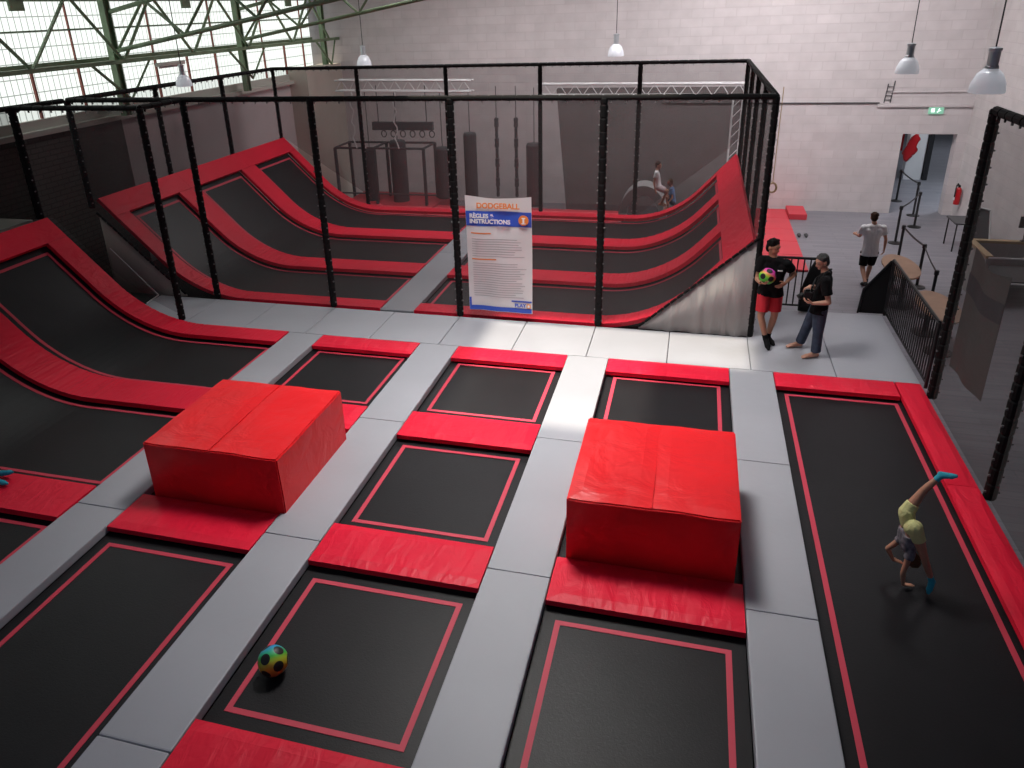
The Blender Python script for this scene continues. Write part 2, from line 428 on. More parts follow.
def person(name, label, J, s, skin, hair, style, vox, hands, bare=False, shoes=None, socks=None, top=None, bottom=None, face=True, group=None, slim=1.):
    """J: joints in metres: head, look, up, neck, shL shR elL elR wrL wrR hipL hipR knL knR anL anR toL toR"""
    J = {k: (V(v) if hasattr(v, '__len__') else v) for k, v in J.items()}
    zmin = min(J[k].z for k in ('toL', 'toR', 'wrL', 'wrR', 'hipL'))
    pel = (J['hipL'] + J['hipR']) / 2; ch = (J['shL'] + J['shR']) / 2
    t = thing(name, label, 'person', (pel.x, pel.y, zmin - .03), group=group)
    q = s * slim
    fw = J['chest'].normalized() if 'chest' in J else V(J['look']).normalized()
    up = (ch - pel).normalized()
    side = (J['shR'] - J['shL']).normalized()
    # ---- body
    b = MB()
    head_into(b, J['head'], J['look'], J['up'], s, J['neck'])
    limb(b, [J['neck'], lerp(J['neck'], ch, .8)], [.054 * q, .07 * q])
    for k in ('L', 'R'): b.cap(lerp(J['neck'], ch, .55), .058 * q, J['sh' + k] - up * .012 * s, .054 * q)
    b.cap(J['shL'] - up * .05 * s, .05 * q, J['shR'] - up * .05 * s, .05 * q)
    for k in ('L', 'R'):
        sg = -1 if k == 'L' else 1
        rib = lerp(ch, pel, .38) + side * sg * .070 * q
        wst = lerp(ch, pel, .72) + side * sg * .055 * q
        b.cap(lerp(J['sh' + k], ch, .42) - up * .075 * s, .084 * q, rib, .092 * q); b.cap(rib, .092 * q, wst, .085 * q); b.cap(wst, .085 * q, lerp(pel, J['hip' + k], .9), .098 * q)
        limb(b, [J['hip' + k], lerp(J['hip' + k], J['kn' + k], .45), J['kn' + k], lerp(J['kn' + k], J['an' + k], .3), J['an' + k]], [.092 * q, .078 * q, .053 * q, .054 * q, .034 * q])
        limb(b, [J['sh' + k], lerp(J['sh' + k], J['el' + k], .4), J['el' + k], lerp(J['el' + k], J['wr' + k], .3), J['wr' + k]], [.056 * q, .046 * q, .036 * q, .038 * q, .024 * q])
        h = hands[k]
        add_hand(b, J['wr' + k], h[0], h[1], s, h[2], h[3] if len(h) > 3 else (.25, .35, .3))
        if not (shoes or socks) or bare: add_foot(b, J['an' + k], J['to' + k], s, bare, 1., J['kn' + k])
        else: add_foot(b, J['an' + k], J['to' + k], s, False, .9, J['kn' + k])
    remesh(b, 'body', skin, vox, 3, t)
    if face: face_parts(t, J['head'], J['look'], J['up'], s, hair)
    hb = MB(); hair_into(hb, J['head'], J['look'], J['up'], s, style); remesh(hb, 'hair', hair, vox * 1.2, 2, t)
    # ---- clothes
    if top:
        m, sleeve, hem = top
        c = MB(); g = .016 * s
        c.cap(J['shL'] - up * .05 * s, .055 * q + g, J['shR'] - up * .05 * s, .055 * q + g)
        c.cap(lerp(J['neck'], ch, .85), .074 * q + g * .5, ch - up * .12 * s, .096 * q + g); c.cap(ch - up * .12 * s, .096 * q + g, lerp(ch, pel, min(hem, .8)), .098 * q + g)
        for k in ('L', 'R'): c.cap(lerp(J['neck'], ch, .60), .058 * q + g * .6, J['sh' + k] - up * .012 * s, .056 * q + g * .7)
        for k in ('L', 'R'):
            sg = -1 if k == 'L' else 1
            rib = lerp(ch, pel, .38) + side * sg * .070 * q; wst = lerp(ch, pel, .72) + side * sg * .060 * q; bot = lerp(ch, pel, hem + .03) + side * sg * (.078 if hem > .72 else .062) * q
            c.cap(lerp(J['sh' + k], ch, .42) - up * .075 * s, .086 * q + g, rib, .094 * q + g)
            if hem > .72:
                c.cap(rib, .095 * q + g, wst, .093 * q + g); c.cap(wst, .096 * q + g, bot, .114 * q + g, 16, True, False)
            else: c.cap(rib, .095 * q + g, bot, .092 * q + g, 16, True, False)
            e = lerp(J['sh' + k], J['el' + k], sleeve)
            c.cap(J['sh' + k], .060 * q + g, e, .056 * q + g * 1.1, 16, True, False)
        remesh(c, 'tshirt', m, vox * 1.25, 2, t)
    if bottom:
        m, f, flare = bottom        # f: how far down hip->knee->ankle the cloth goes (0..2)
        c = MB(); g = .014 * s
        wc = lerp(ch, pel, .80)
        for k in ('L', 'R'):
            sg = -1 if k == 'L' else 1
            c.cap(wc + side * sg * .055 * q, .092 * q + g, lerp(pel, J['hip' + k], .9), .100 * q + g)
            if f <= 1:
                c.cap(J['hip' + k], .094 * q + g, lerp(J['hip' + k], J['kn' + k], f), (.078 - .012 * f) * q + g * flare, 16, True, False)
            else:
                limb(c, [J['hip' + k], lerp(J['hip' + k], J['kn' + k], .5), J['kn' + k]], [.094 * q + g, .082 * q + g, .060 * q + g])
                c.cap(J['kn' + k], .060 * q + g, lerp(J['kn' + k], J['an' + k], f - 1), .050 * q + g * flare, 16, True, False)
        remesh(c, 'trousers' if f > 1 else 'shorts', m, vox * 1.25, 2, t)
    for mm, nmx in ((shoes, 'shoe'), (socks, 'sock')):
        if mm:
            for k in ('L', 'R'):
                c = MB(); add_foot(c, J['an' + k], J['to' + k], s, False, 1.22, J['kn' + k])
                up_ = (J['kn' + k] - J['an' + k]).normalized()
                if nmx == 'sock': c.cap(J['an' + k], .046 * s, J['an' + k] + up_ * .09 * s, .044 * s, 14, True, False)
                remesh(c, nmx, mm, vox * 1.1, 2, t)
    return t

# young man with the ball: weight on one leg, legs crossed, hand on hip, looks to the photographer
y = 11.40
person('person', 'young man in black t-shirt and red shorts holding a colourful ball', dict(
    head=(1.255, y, 1.585), look=(.70, -.62, -.16), up=(.02, 0, 1), neck=(1.275, y + .01, 1.44), chest=(.15, -1, 0),
    shL=(1.465, y - .02, 1.345), shR=(1.115, y - .01, 1.375), elL=(1.60, y + .05, 1.17), elR=(1.07, y - .06, 1.10),
    wrL=(1.475, y - .08, 1.065), wrR=(1.105, y - .22, 1.095), hipL=(1.375, y + .02, .86), hipR=(1.205, y, .86),
    knL=(1.385, y - .01, .50), knR=(1.185, y - .07, .50), anL=(1.335, y + .10, .10), anR=(1.30, y - .05, .12), toL=(1.42, y - .04, .035), toR=(1.335, y - .22, .035)),
    1., 'skin3', 'hairk', 'quiff', .007,
    {'L': ((-.75, -.3, -.45), (-.4, .9, 0), (0, -.3, 1), (.3, .4, .3)), 'R': ((.45, -.55, .1), (.2, .25, 1), (-.3, -1, 0), (.35, .45, .4))},
    socks='blacktee', top=('blacktee', .62, 1.02), bottom=('redshort', .78, 1.9), slim=.95)
yt = bpy.data.objects['person']
MB().box(1.335, 1.405, y - .155, y - .145, 1.262, 1.282, .002).build('chest_print', 'white', yt)
y = 11.15
person('person', 'grey haired barefoot man in black t-shirt and jeans holding a camera', dict(
    head=(1.905, y, 1.475), look=(-.86, -.42, -.28), up=(-.10, -.05, 1), neck=(1.96, y + .01, 1.33), chest=(-.92, -.35, 0),
    shL=(1.95, y - .18, 1.25), shR=(2.02, y + .17, 1.25), elL=(2.03, y - .24, .945), elR=(1.93, y + .22, 1.0),
    wrL=(1.83, y - .20, .905), wrR=(1.79, y + .02, 1.085), hipL=(1.955, y - .09, .75), hipR=(1.955, y + .09, .75),
    knL=(1.975, y - .09, .40), knR=(1.86, y + .16, .42), anL=(1.985, y - .08, .075), anR=(1.80, y + .26, .075), toL=(1.80, y - .16, .028), toR=(1.62, y + .20, .028)),
    .94, 'skin2', 'hairg', 'short', .007,
    {'L': ((-.85, .15, .1), (0, .5, .7), (0, -.2, 1), (.4, .5, .4)), 'R': ((-.6, -.5, -.2), (0, -.3, -1), (.3, -.6, .3), (.4, .5, .5))},
    bare=True, top=('blacktee', .66, 1.05), bottom=('jean', 1.93, 1.6), slim=1.06)
cm = thing('camera', 'black camera held in both hands by the barefoot man', 'camera', (1.74, y - .10, .93))
MB().box(1.70, 1.80, y - .17, y - .03, .955, 1.055, .012).box(1.72, 1.78, y - .13, y - .07, 1.055, 1.085, .008).build('camera_body', 'blackmetal', cm)
MB().cyl((1.70, y - .10, 1.0), (1.635, y - .13, .96), .040, .042, 18).build('lens', 'blackmetal', cm)
MB().tube([(1.80, y - .16, 1.03), (1.86, y - .19, 1.15), (1.95, y - .13, 1.36), (2.04, y - .02, 1.375), (2.02, y + .10, 1.33), (1.88, y + .16, 1.16), (1.80, y - .05, 1.04)], .012, 6).build('strap', 'blackcloth', cm)
y = 17.80
person('person', 'man in white t-shirt and black shorts walking away on the plank floor', dict(
    head=(3.975, y + .05, .43), look=(.12, .98, -.25), up=(-.02, .14, 1), neck=(3.985, y, .315), chest=(.1, 1, 0),
    shL=(3.79, y - .02, .215), shR=(4.18, y, .22), elL=(3.76, y + .12, -.02), elR=(4.265, y - .03, -.03),
    wrL=(3.70, y + .24, -.02), wrR=(4.265, y - .04, -.25), hipL=(3.90, y, -.36), hipR=(4.08, y, -.36),
    knL=(3.885, y - .04, -.70), knR=(4.075, y + .12, -.70), anL=(3.94, y - .32, -.985), anR=(4.04, y + .10, -1.03), toL=(3.90, y - .12, -1.07), toR=(4.06, y + .29, -1.07)),
    .95, 'skin2', 'hairb', 'short', .009,
    {'L': ((-.35, .8, .1), (.6, .1, -.5), (0, .3, 1), (.5, .6, .4)), 'R': ((.02, .1, -1), (-1, 0, 0), (0, 1, -.2), (.4, .5, .4))},
    shoes='blackcloth', top=('whitetee', .62, 1.08), bottom=('blacktee', .88, 1.7), slim=1.0)
# child doing a handstand / cartwheel on the long right trampoline
y = 6.30
person('person', 'child in pale yellow shorts and blue socks upside down on the right trampoline', dict(
    head=(2.235, y + .06, .17), look=(-.25, .75, -.35), up=(.05, -.25, -1), neck=(2.16, y + .04, .285), chest=(-.75, -.55, .1),
    shL=(2.125, y + .11, .335), shR=(2.165, y - .05, .30), elL=(2.035, y + .14, .185), elR=(2.135, y - .07, .095),
    wrL=(2.095, y + .13, .075), wrR=(2.165, y - .05, -.055), hipL=(2.10, y + .075, .655), hipR=(2.155, y - .055, .585),
    knL=(2.21, y + .12, .875), knR=(2.27, y - .10, .305), anL=(2.325, y + .14, 1.035), anR=(2.375, y - .08, .055), toL=(2.43, y + .10, 1.075), toR=(2.365, y - .10, -.065)),
    .62, 'skin', 'hairlb', 'short', .005,
    {'L': ((.75, .1, -.25), (0, .2, -1), (-.2, 1, 0), (.1, .15, .1)), 'R': ((.85, .2, -.05), (0, 0, -1), (-.2, 1, 0), (.1, .15, .1))},
    socks='cyan', top=('greytop', .25, .55), bottom=('yellow', .42, 1.5), slim=.98)
# two children behind the far right corner of the cage
y = 19.72
person('person', 'child in white shirt and pale shorts sitting on the grey foam arch', dict(
    head=(-.815, y, 1.13), look=(.92, -.3, -.05), up=(0, 0, 1), neck=(-.84, y, 1.01), chest=(1, -.2, 0),
    shL=(-.85, y + .12, .95), shR=(-.85, y - .12, .95), elL=(-.88, y + .15, .72), elR=(-.90, y - .16, .73),
    wrL=(-.80, y + .15, .56), wrR=(-.86, y - .18, .55), hipL=(-.80, y + .07, .57), hipR=(-.80, y - .07, .57),
    knL=(-.56, y + .08, .46), knR=(-.56, y - .09, .46), anL=(-.68, y + .08, .14), anR=(-.71, y - .09, .16), toL=(-.56, y + .08, .08), toR=(-.59, y - .10, .10)),
    .78, 'skin2', 'hairb', 'short', .010,
    {'L': ((.5, 0, -.8), (0, 0, -1), (0, -1, 0)), 'R': ((.3, 0, -1), (0, .5, -1), (1, 0, 0))},
    bare=True, top=('whitetee', .55, 1.0), bottom=('pinkwhite', .75, 1.4), slim=.92)
y = 19.62
person('person', 'child in blue shirt crouching right of the sitting white shirted child', dict(
    head=(-.50, y, .72), look=(-.9, -.35, .05), up=(0, 0, 1), neck=(-.47, y, .61), chest=(-1, -.2, 0),
    shL=(-.45, y - .11, .55), shR=(-.44, y + .11, .55), elL=(-.42, y - .15, .36), elR=(-.42, y + .15, .36),
    wrL=(-.50, y - .17, .24), wrR=(-.50, y + .16, .24), hipL=(-.40, y - .07, .21), hipR=(-.40, y + .07, .21),
    knL=(-.56, y - .09, .36), knR=(-.56, y + .09, .36), anL=(-.50, y - .09, .05), anR=(-.50, y + .09, .05), toL=(-.62, y - .09, .02), toR=(-.62, y + .09, .02)),
    .70, 'skin2', 'hairlb', 'short', .010,
    {'L': ((-.5, 0, -.8), (0, 0, -1), (0, 1, 0)), 'R': ((-.5, 0, -.8), (0, 0, -1), (0, -1, 0))},
    bare=True, top=('blueshirt', .6, 1.0), bottom=('jean', .7, 1.4), slim=.92)
# child lying at the left edge, only the shoe reaches into the picture
y = 5.62; x = -7.56
person('person', 'child at the left edge of the picture, only a blue shoe shows', dict(
    head=(x - 1.45, y + .08, 1.02), look=(.9, 0, .1), up=(-.1, 0, 1), neck=(x - 1.42, y + .08, .88), chest=(1, 0, .2),
    shL=(x - 1.41, y + .22, .80), shR=(x - 1.41, y - .06, .80), elL=(x - 1.50, y + .28, .66), elR=(x - 1.50, y - .12, .66),
    wrL=(x - 1.36, y + .30, .50), wrR=(x - 1.36, y - .14, .50), hipL=(x - 1.12, y + .16, .40), hipR=(x - 1.12, y, .40),
    knL=(x - .62, y + .15, .20), knR=(x - .62, y - .0, .20), anL=(x - .14, y + .14, .07), anR=(x - .10, y - .0, .07), toL=(x + .02, y + .15, .10), toR=(x + .09, y - .01, .055)),
    .75, 'skin2', 'hairb', 'short', .009,
    {'L': ((.6, 0, -.4), (0, 0, -1), (0, -1, 0)), 'R': ((.6, 0, -.4), (0, 0, -1), (0, 1, 0))},
    shoes='cyan', top=('greytop', .6, 1.0), bottom=('blacktee', 1.9, 1.3), slim=.92)
# ------------------------------------------------------------------ the building
FZ = -1.1       # level of the plank floor below the trampoline deck
XL, XR, YB = -12.2, 7.45, 24.4
struct('floor', MB().box(-13, 16, 2., 42, FZ - .1, FZ), 'floor')
D0, D1, DZ = 5.80, 7.2, 1.23
struct('wall_back', MB().box(XL - .6, D0, YB, YB + .35, FZ, 8).box(D1, XR + .3, YB, YB + .35, FZ, 8).box(D0, D1, YB, YB + .35, DZ, 8), 'wall')
struct('wall_right', MB().box(XR, XR + .3, 2, YB, FZ, 8), 'wally')
struct('wall_left', MB().box(XL - .5, XL, 2, 14.3, FZ, 3.02), 'wallleft')
struct('wall_left_far', MB().box(XL - .5, XL, 14.3, YB, FZ, 3.02), 'plaster')
struct('trim_1', MB().box(XL - .5, XL + .16, 2, YB, 3.02, 3.12).box(XL - .5, XL + .02, 2, YB, 3.12, 3.3), 'ledge')
struct('wall_left_upper', MB().box(XL - .5, XL - .1, 2, YB, 6.4, 8), 'ceil')
struct('wall_left_casing', MB().box(XL, XL + .62, 21.9, YB, FZ, 3.45), 'cream')
# openings of roof glazing above the platform let the sun in
struct('ceiling', MB().box(-13, -6.05, 2, 25, 8, 8.2).box(-1.80, 8, 2, 25, 8, 8.2).box(-6.05, -1.80, 2, 8.45, 8, 8.2).box(-6.05, -1.80, 12.0, 25, 8, 8.2)
       .box(-3.25, -1.80, 8.45, 10.6, 8, 8.2), 'ceil')
# window bays on the left wall, between the green columns
colY = [4.35, 9.2, 14.05, 18.9, 23.75]
for i, (a, b) in enumerate(zip(colY[:-1], colY[1:])):
    w = MB().box(XL - .12, XL - .08, a, b, 3.3, 6.4).build('window_%d' % (i + 1), 'glaze', structure=True)
    f = MB()
    n = 4
    for k in range(n):
        y = a + (b - a) * (k + .5) / n
        f.box(XL - .08, XL - .03, y - .022, y + .022, 3.3, 4.3)
        if k % 2: f.box(XL - .08, XL - .04, y - .015, y + .015, 4.3, 6.4)
    f.build('mullion', 'rust', w)
    fr = MB().box(XL - .08, XL - .0, a, b, 4.22, 4.30).box(XL - .08, XL - .02, a, b, 4.86, 4.89).box(XL - .08, XL - .02, a, b, 5.4, 5.43)
    fr.build('window_frame', 'green', w)
# green steel: columns and a long truss that runs along the window wall
for i, y in enumerate(colY):
    c = MB()
    x = XL + .38
    c.box(x - .07, x + .07, y - .09, y - .07, 3.12, 8).box(x - .07, x + .07, y + .07, y + .09, 3.12, 8).box(x - .012, x + .012, y - .07, y + .07, 3.12, 8)
    o = c.build('column', 'green', structure=True); o['kind'] = 'structure'
tx = XL + .6
t = thing('roof_truss', 'long green steel lattice truss running along the bright window wall', 'truss', (tx, 14, 4.2))
MB().box(tx - .05, tx + .05, 3, YB, 4.18, 4.26).build('bottom_chord', 'green', t)
MB().box(tx - .05, tx + .05, 3, YB, 5.45, 5.55).build('top_chord', 'green', t)
k = 0
for i in range(len(colY) - 1):
    y0, y1 = colY[i], colY[i + 1]; h = (y1 - y0) / 4
    for j in range(4):
        a, b = y0 + j * h, y0 + (j + 1) * h
        za, zb = (4.22, 5.5) if j % 2 == 0 else (5.5, 4.22)
        MB().cyl((tx, a, za), (tx, b, zb), .035, seg=6).build('diagonal_web', 'green', t)
    MB().box(tx - .02, tx + .02, y0 + 2 * h - .16, y0 + 2 * h + .16, 5.22, 5.45).build('gusset_plate', 'green', t)
    MB().cyl((tx, y1, 3.45), (tx, y1 - .95, 4.2), .035, seg=6).build('knee_brace', 'green', t)
    MB().cyl((tx, y1, 3.45), (tx, y1 + .8 if i < 3 else y1 + .4, 4.2), .025, seg=6).build('knee_brace', 'green', t)
# cross girders that carry the roof over the hall, seen only at the upper left
def girder(y, x1, label):
    t = thing('cross_girder', label, 'truss', (XL, y, 4.3), group='cross girders at the upper left')
    z = lambda x: 4.35 + (x - XL) * .16
    MB().cyl((XL + .5, y, z(XL + .5)), (x1, y, z(x1)), .045, seg=8).build('bottom_chord', 'green', t)
    MB().cyl((XL + .5, y, z(XL + .5) + .75), (x1, y, z(x1) + .95), .045, seg=8).build('top_chord', 'green', t)
    n = 8; pts = []
    for i in range(n + 1):
        x = XL + .5 + (x1 - XL - .5) * i / n
        pts.append((x, y, z(x) + (.0 if i % 2 == 0 else .80 + .15 * i / n)))
    for a, b in zip(pts[:-1], pts[1:]):
        MB().cyl(a, b, .03, seg=6).build('diagonal_web', 'green', t)
girder(14.05, -5.0, 'green sloping lattice girder nearest the camera at the upper left')
girder(18.9, -5.0, 'green sloping lattice girder farther back at the upper left')
tl = thing('strip_light', 'pale tube light fixture hung on the green truss at upper left', 'light', (-11.2, 14.9, 4.12))
MB().box(-11.26, -11.14, 14.55, 15.45, 4.06, 4.14, .01).build('housing', 'ledge', tl)
MB().cyl((-11.2, 14.6, 4.04), (-11.2, 15.4, 4.04), .02, seg=8).build('tube', 'white', tl)

# deck block that carries the trampolines (black pit below the mats)
struct('deck_base', MB().box(XL, 1.12, 2, 19.35, FZ, -.30).box(1.12, 3.28, 2, 13.0, FZ, -.30).box(XL, -8.75, 10.62, 11.66, -.3, -.02), 'dark')
struct('trim_2', MB().box(1.12, 3.28, 12.98, 13.10, FZ, -.09), 'blackmetal')

# ------------------------------------------------------------------ grey mats
def mat_slab(x0, x1, y0, y1, label, group, name='floor_mat', m='grey'):
    g = .004
    o = MB().box(x0 + g, x1 - g, y0 + g, y1 - g, -.10, 0., .014, 2).build(name, m, smooth=False)
    return tag(o, label, 'mat', group)
LA = dict(l1=(-6.44, -5.80), l2=(-4.06, -3.41), l3=(-1.64, -1.01), l4=(.74, 1.35))
YS = [10.46, 8.0, 5.55, 3.1, 1.2]
lname = {'l1': 'leftmost grey walkway', 'l2': 'grey walkway right of the left red block', 'l3': 'grey walkway left of the right red block', 'l4': 'grey walkway beside the long right trampoline'}
sname = ['far section next to the cage', 'middle section', 'near section', 'nearest section at the bottom edge']
for k, (x0, x1) in LA.items():
    for i in range(4):
        if i == 3 and k != 'l2': continue
        mat_slab(x0, x1, YS[i + 1], YS[i], '%s, %s' % (lname[k], sname[i]), 'grey walkway mats between the trampolines')
px = [-9.9, -8.55, -7.35, -6.15, -4.97, -3.75, -2.54, -1.36, -.15, 1.05]
pn = ['leftmost', 'second from the left', 'third from the left', 'fourth from the left', 'fifth from the left', 'sixth from the left', 'seventh from the left', 'eighth from the left', 'ninth, under the grey sheet corner']
for i in range(len(px) - 1):
    mat_slab(px[i], px[i + 1], 10.46, 11.66, 'grey platform mat in the row before the cage, ' + pn[i], 'grey platform mats before the cage')
mat_slab(1.05, 2.2, 10.46, 13.0, 'grey platform mat the young man with the ball stands on', 'grey platform mats by the railing')
mat_slab(2.2, 3.27, 10.46, 13.0, 'grey platform mat along the black right railing', 'grey platform mats by the railing')
mat_slab(-5.30, -4.65, 11.74, 15.2, 'grey walkway inside the cage, near section', 'grey walkway inside the cage')
mat_slab(-5.30, -4.65, 15.2, 19.0, 'grey walkway inside the cage, far section', 'grey walkway inside the cage')

# ------------------------------------------------------------------ trampolines
BZ = -.10
def flat_tramp(x0, x1, y0, y1, label, ins=.12):
    t = thing('trampoline', label, 'trampoline', ((x0 + x1) / 2, (y0 + y1) / 2, BZ - .03), group='flat trampolines')
    MB().box(x0 + .004, x1 - .004, y0, y1, BZ - .03, BZ).build('jump_bed', 'bed', t)
    w = .05
    a0, a1, b0, b1 = x0 + ins, x1 - ins, y0 + TI, y1 - TI
    tp = MB()
    z0, z1 = BZ + .001, BZ + .006
    tp.box(a0, a1, b0, b0 + w, z0, z1).box(a0, a1, b1 - w, b1, z0, z1).box(a0, a0 + w, b0 + w, b1 - w, z0, z1).box(a1 - w, a1, b0 + w, b1 - w, z0, z1)
    tp.build('border_tape', 'tape', t)
    return t
TI = .15
rows = [(8.36, 10.18), (5.88, 7.76), (3.43, 5.28), (.9, 2.9)]
cx = dict(B=(-5.80, -4.06), C=(-3.41, -1.64), D=(-1.01, .74))
clab = {('B', 0): 'small black trampoline behind the left red block', ('B', 1): 'black trampoline hidden under the left red block', ('B', 2): 'black trampoline in front of the left red block',
        ('C', 0): 'middle black trampoline nearest the cage, half in sunlight', ('C', 1): 'middle black trampoline between the two red blocks', ('C', 2): 'black trampoline with the rainbow ball on it',
        ('D', 0): 'small black trampoline behind the right red block', ('D', 1): 'black trampoline hidden under the right red block', ('D', 2): 'black trampoline in front of the right red block',
        ('B', 3): 'black trampoline at the bottom edge, left column', ('C', 3): 'black trampoline at the bottom edge, middle column', ('D', 3): 'black trampoline at the bottom edge, right column'}
for c, (x0, x1) in cx.items():
    for r in range(3):
        flat_tramp(x0, x1, 1.0 if (c, r) == ('B', 2) else rows[r][0], rows[r][1], clab[(c, r)])
    TI = .15
t = thing('trampoline', 'long black trampoline on the right with the child doing a handstand', 'trampoline', (2.1, 6, BZ - .03), group='flat trampolines')
MB().box(1.354, 2.98, 1.2, 10.2, BZ - .03, BZ).build('jump_bed', 'bed', t)
z0, z1 = BZ + .001, BZ + .006
MB().box(1.47, 1.52, 1.4, 9.98, z0, z1).box(2.85, 2.90, 1.4, 9.98, z0, z1).box(1.52, 2.85, 9.93, 9.98, z0, z1).build('border_tape', 'tape', t)

# red pads over the ends of the flat trampolines
def pad(x0, x1, y0, y1, label, group='red safety pads between the flat trampolines', h=.075, m='redpad'):
    mb = MB()
    # gently puffed pad: grid top with rounded rim
    nx, ny = max(4, int((x1 - x0) / .12)), 6
    g = .006
    x0 += g; x1 -= g
    bm = mb.bm
    grid = []
    for j in range(ny + 1):
        row = []
        for i in range(nx + 1):
            u, v = i / nx, j / ny
            ex = min(u, 1 - u) * (x1 - x0); ey = min(v, 1 - v) * (y1 - y0)
            rim = max(0, .02 - min(ex, ey)) / .02
            wz = .004 * math.sin(u * 23 + v * 5) + .003 * math.sin(u * 41 + 2)
            row.append(bm.verts.new((x0 + u * (x1 - x0), y0 + v * (y1 - y0), .012 - .016 * rim + wz * (1 - rim))))
        grid.append(row)
    for j in range(ny):
        for i in range(nx):
            bm.faces.new((grid[j][i], grid[j][i + 1], grid[j + 1][i + 1], grid[j + 1][i]))
    loop = grid[0][:] + [grid[j][nx] for j in range(1, ny + 1)] + grid[ny][-2::-1] + [grid[j][0] for j in range(ny - 1, 0, -1)]
    low = [bm.verts.new((v.co.x, v.co.y, .012 - h)) for v in loop]
    n = len(loop)
    for i in range(n):
        bm.faces.new((loop[i], loop[(i + 1) % n], low[(i + 1) % n], low[i]))
    bm.faces.new(low)
    o = mb.build('safety_pad', m)
    return tag(o, label, 'pad', group)
prow = [(10.02, 10.46), (7.69, 8.31), (5.26, 5.86), (2.80, 3.40)]
plab = {('B', 0): 'narrow red pad before the cage, left column', ('B', 1): 'red pad half hidden behind the left red block', ('B', 2): 'wide red pad at the front foot of the left red block', ('B', 3): 'red pad at the bottom edge, left column',
        ('C', 0): 'narrow pad before the cage turned orange by sunlight, middle column', ('C', 1): 'red pad between the two middle trampolines, far one', ('C', 2): 'red pad just behind the trampoline with the rainbow ball', ('C', 3): 'red pad at the bottom edge, middle column',
        ('D', 0): 'narrow pad before the cage, half in sunlight, behind the right red block', ('D', 1): 'red pad hidden behind the right red block', ('D', 2): 'wide red pad at the front foot of the right red block', ('D', 3): 'red pad at the bottom edge, right column'}
for c, (x0, x1) in cx.items():
    for r in range(4):
        if r == 3 and c != 'C': continue
        pad(x0, x1, prow[r][0], prow[r][1], plab[(c, r)])
pad(1.35, 2.93, 10.02, 10.46, 'red pad across the far end of the long right trampoline')
pad(2.94, 3.27, 7.98, 10.46, 'red pad along the right net, far section', 'red pads along the right net')
pad(2.94, 3.27, 5.50, 7.97, 'red pad along the right net, section behind the child', 'red pads along the right net')

# big red foam blocks
def block(x0, x1, y0, y1, label):
    mb = MB()
    bm = mb.bm
    bmesh.ops.create_cube(bm, size=1.)
    bmesh.ops.subdivide_edges(bm, edges=bm.edges[:], cuts=11, use_grid_fill=True)
    zb, zt = -.085, .70
    for v in bm.verts:
        u = v.co + V((.5, .5, .5))
        p = V((x0 + u.x * (x1 - x0), y0 + u.y * (y1 - y0), zb + u.z * (zt - zb)))
        top = u.z > .99
        if top and .01 < u.x < .99 and .01 < u.y < .99:
            p.z += .012 * math.sin(u.x * 9 + 1) * math.sin(u.y * 7) - .004
            if abs(u.x - .5) < .06: p.z -= .012
        if u.z > .99 and (u.x < .01 or u.x > .99 or u.y < .01 or u.y > .99): p.z -= .012 + .004 * math.sin(u.x * 17 + u.y * 13)
        if u.y < .01: p.y += .008 * math.sin(u.x * 8) * math.sin(u.z * 5)
        bm_v = p; v.co = bm_v
    es = [e for e in bm.edges if len(e.link_faces) == 2 and e.calc_face_angle() > 1.2]
    bmesh.ops.bevel(bm, geom=es, offset=.015, segments=2, affect='EDGES')
    t = thing('foam_block', label, 'block', ((x0 + x1) / 2, (y0 + y1) / 2, zb), group='red foam blocks')
    mb.build('block_cover', 'red', t, smooth=False)
    xm = (x0 + x1) / 2
    MB().box(xm - .004, xm + .004, y0 + .03, y1 - .03, zt - .014, zt - .004).build('seam', 'red', t)
block(-5.66, -3.99, 5.875, 7.46, 'large red foam block on the left, seen from its corner')
block(-.92, .66, 5.875, 7.44, 'large red foam block on the right with a centre seam on top')

# ------------------------------------------------------------------ ramp trampolines (quarter pipes)
def profile(xl, xs, R, ang, xt, n=14):
    """(x, z, nx, nz) points from the flat end xl over the arc starting at xs up a straight slope to xt"""
    sg = 1 if xt > xl else -1
    out = []
    for i in range(5):
        x = xl + (xs - xl) * i / 5; out.append((x, 0., 0., 1.))
    for i in range(n + 1):
        a = ang * i / n
        out.append((xs + sg * R * math.sin(a), R * (1 - math.cos(a)), -sg * math.sin(a), math.cos(a)))
    x1, z1 = out[-1][0], out[-1][1]
    for i in range(1, 7):
        x = x1 + (xt - x1) * i / 6
        out.append((x, z1 + abs(x - x1) * math.tan(ang), -sg * math.sin(ang), math.cos(ang)))
    return out
def cut(prof, s0, s1):
    """part of the profile between arc lengths s0 and s1"""
    L = [0.]
    for a, b in zip(prof[:-1], prof[1:]): L.append(L[-1] + math.hypot(b[0] - a[0], b[1] - a[1]))
    if s1 is None or s1 > L[-1]: s1 = L[-1]
    if s0 < 0: s0 = L[-1] + s0
    if s1 < 0: s1 = L[-1] + s1
    def at(s):
        for i in range(len(L) - 1):
            if L[i] <= s <= L[i + 1] + 1e-9:
                f = (s - L[i]) / max(1e-9, L[i + 1] - L[i]); return tuple(prof[i][k] * (1 - f) + prof[i + 1][k] * f for k in range(4))
        return prof[-1]
    return [at(s0)] + [p for p, l in zip(prof, L) if s0 + 1e-4 < l < s1 - 1e-4] + [at(s1)]
def plen(prof): return sum(math.hypot(b[0] - a[0], b[1] - a[1]) for a, b in zip(prof[:-1], prof[1:]))
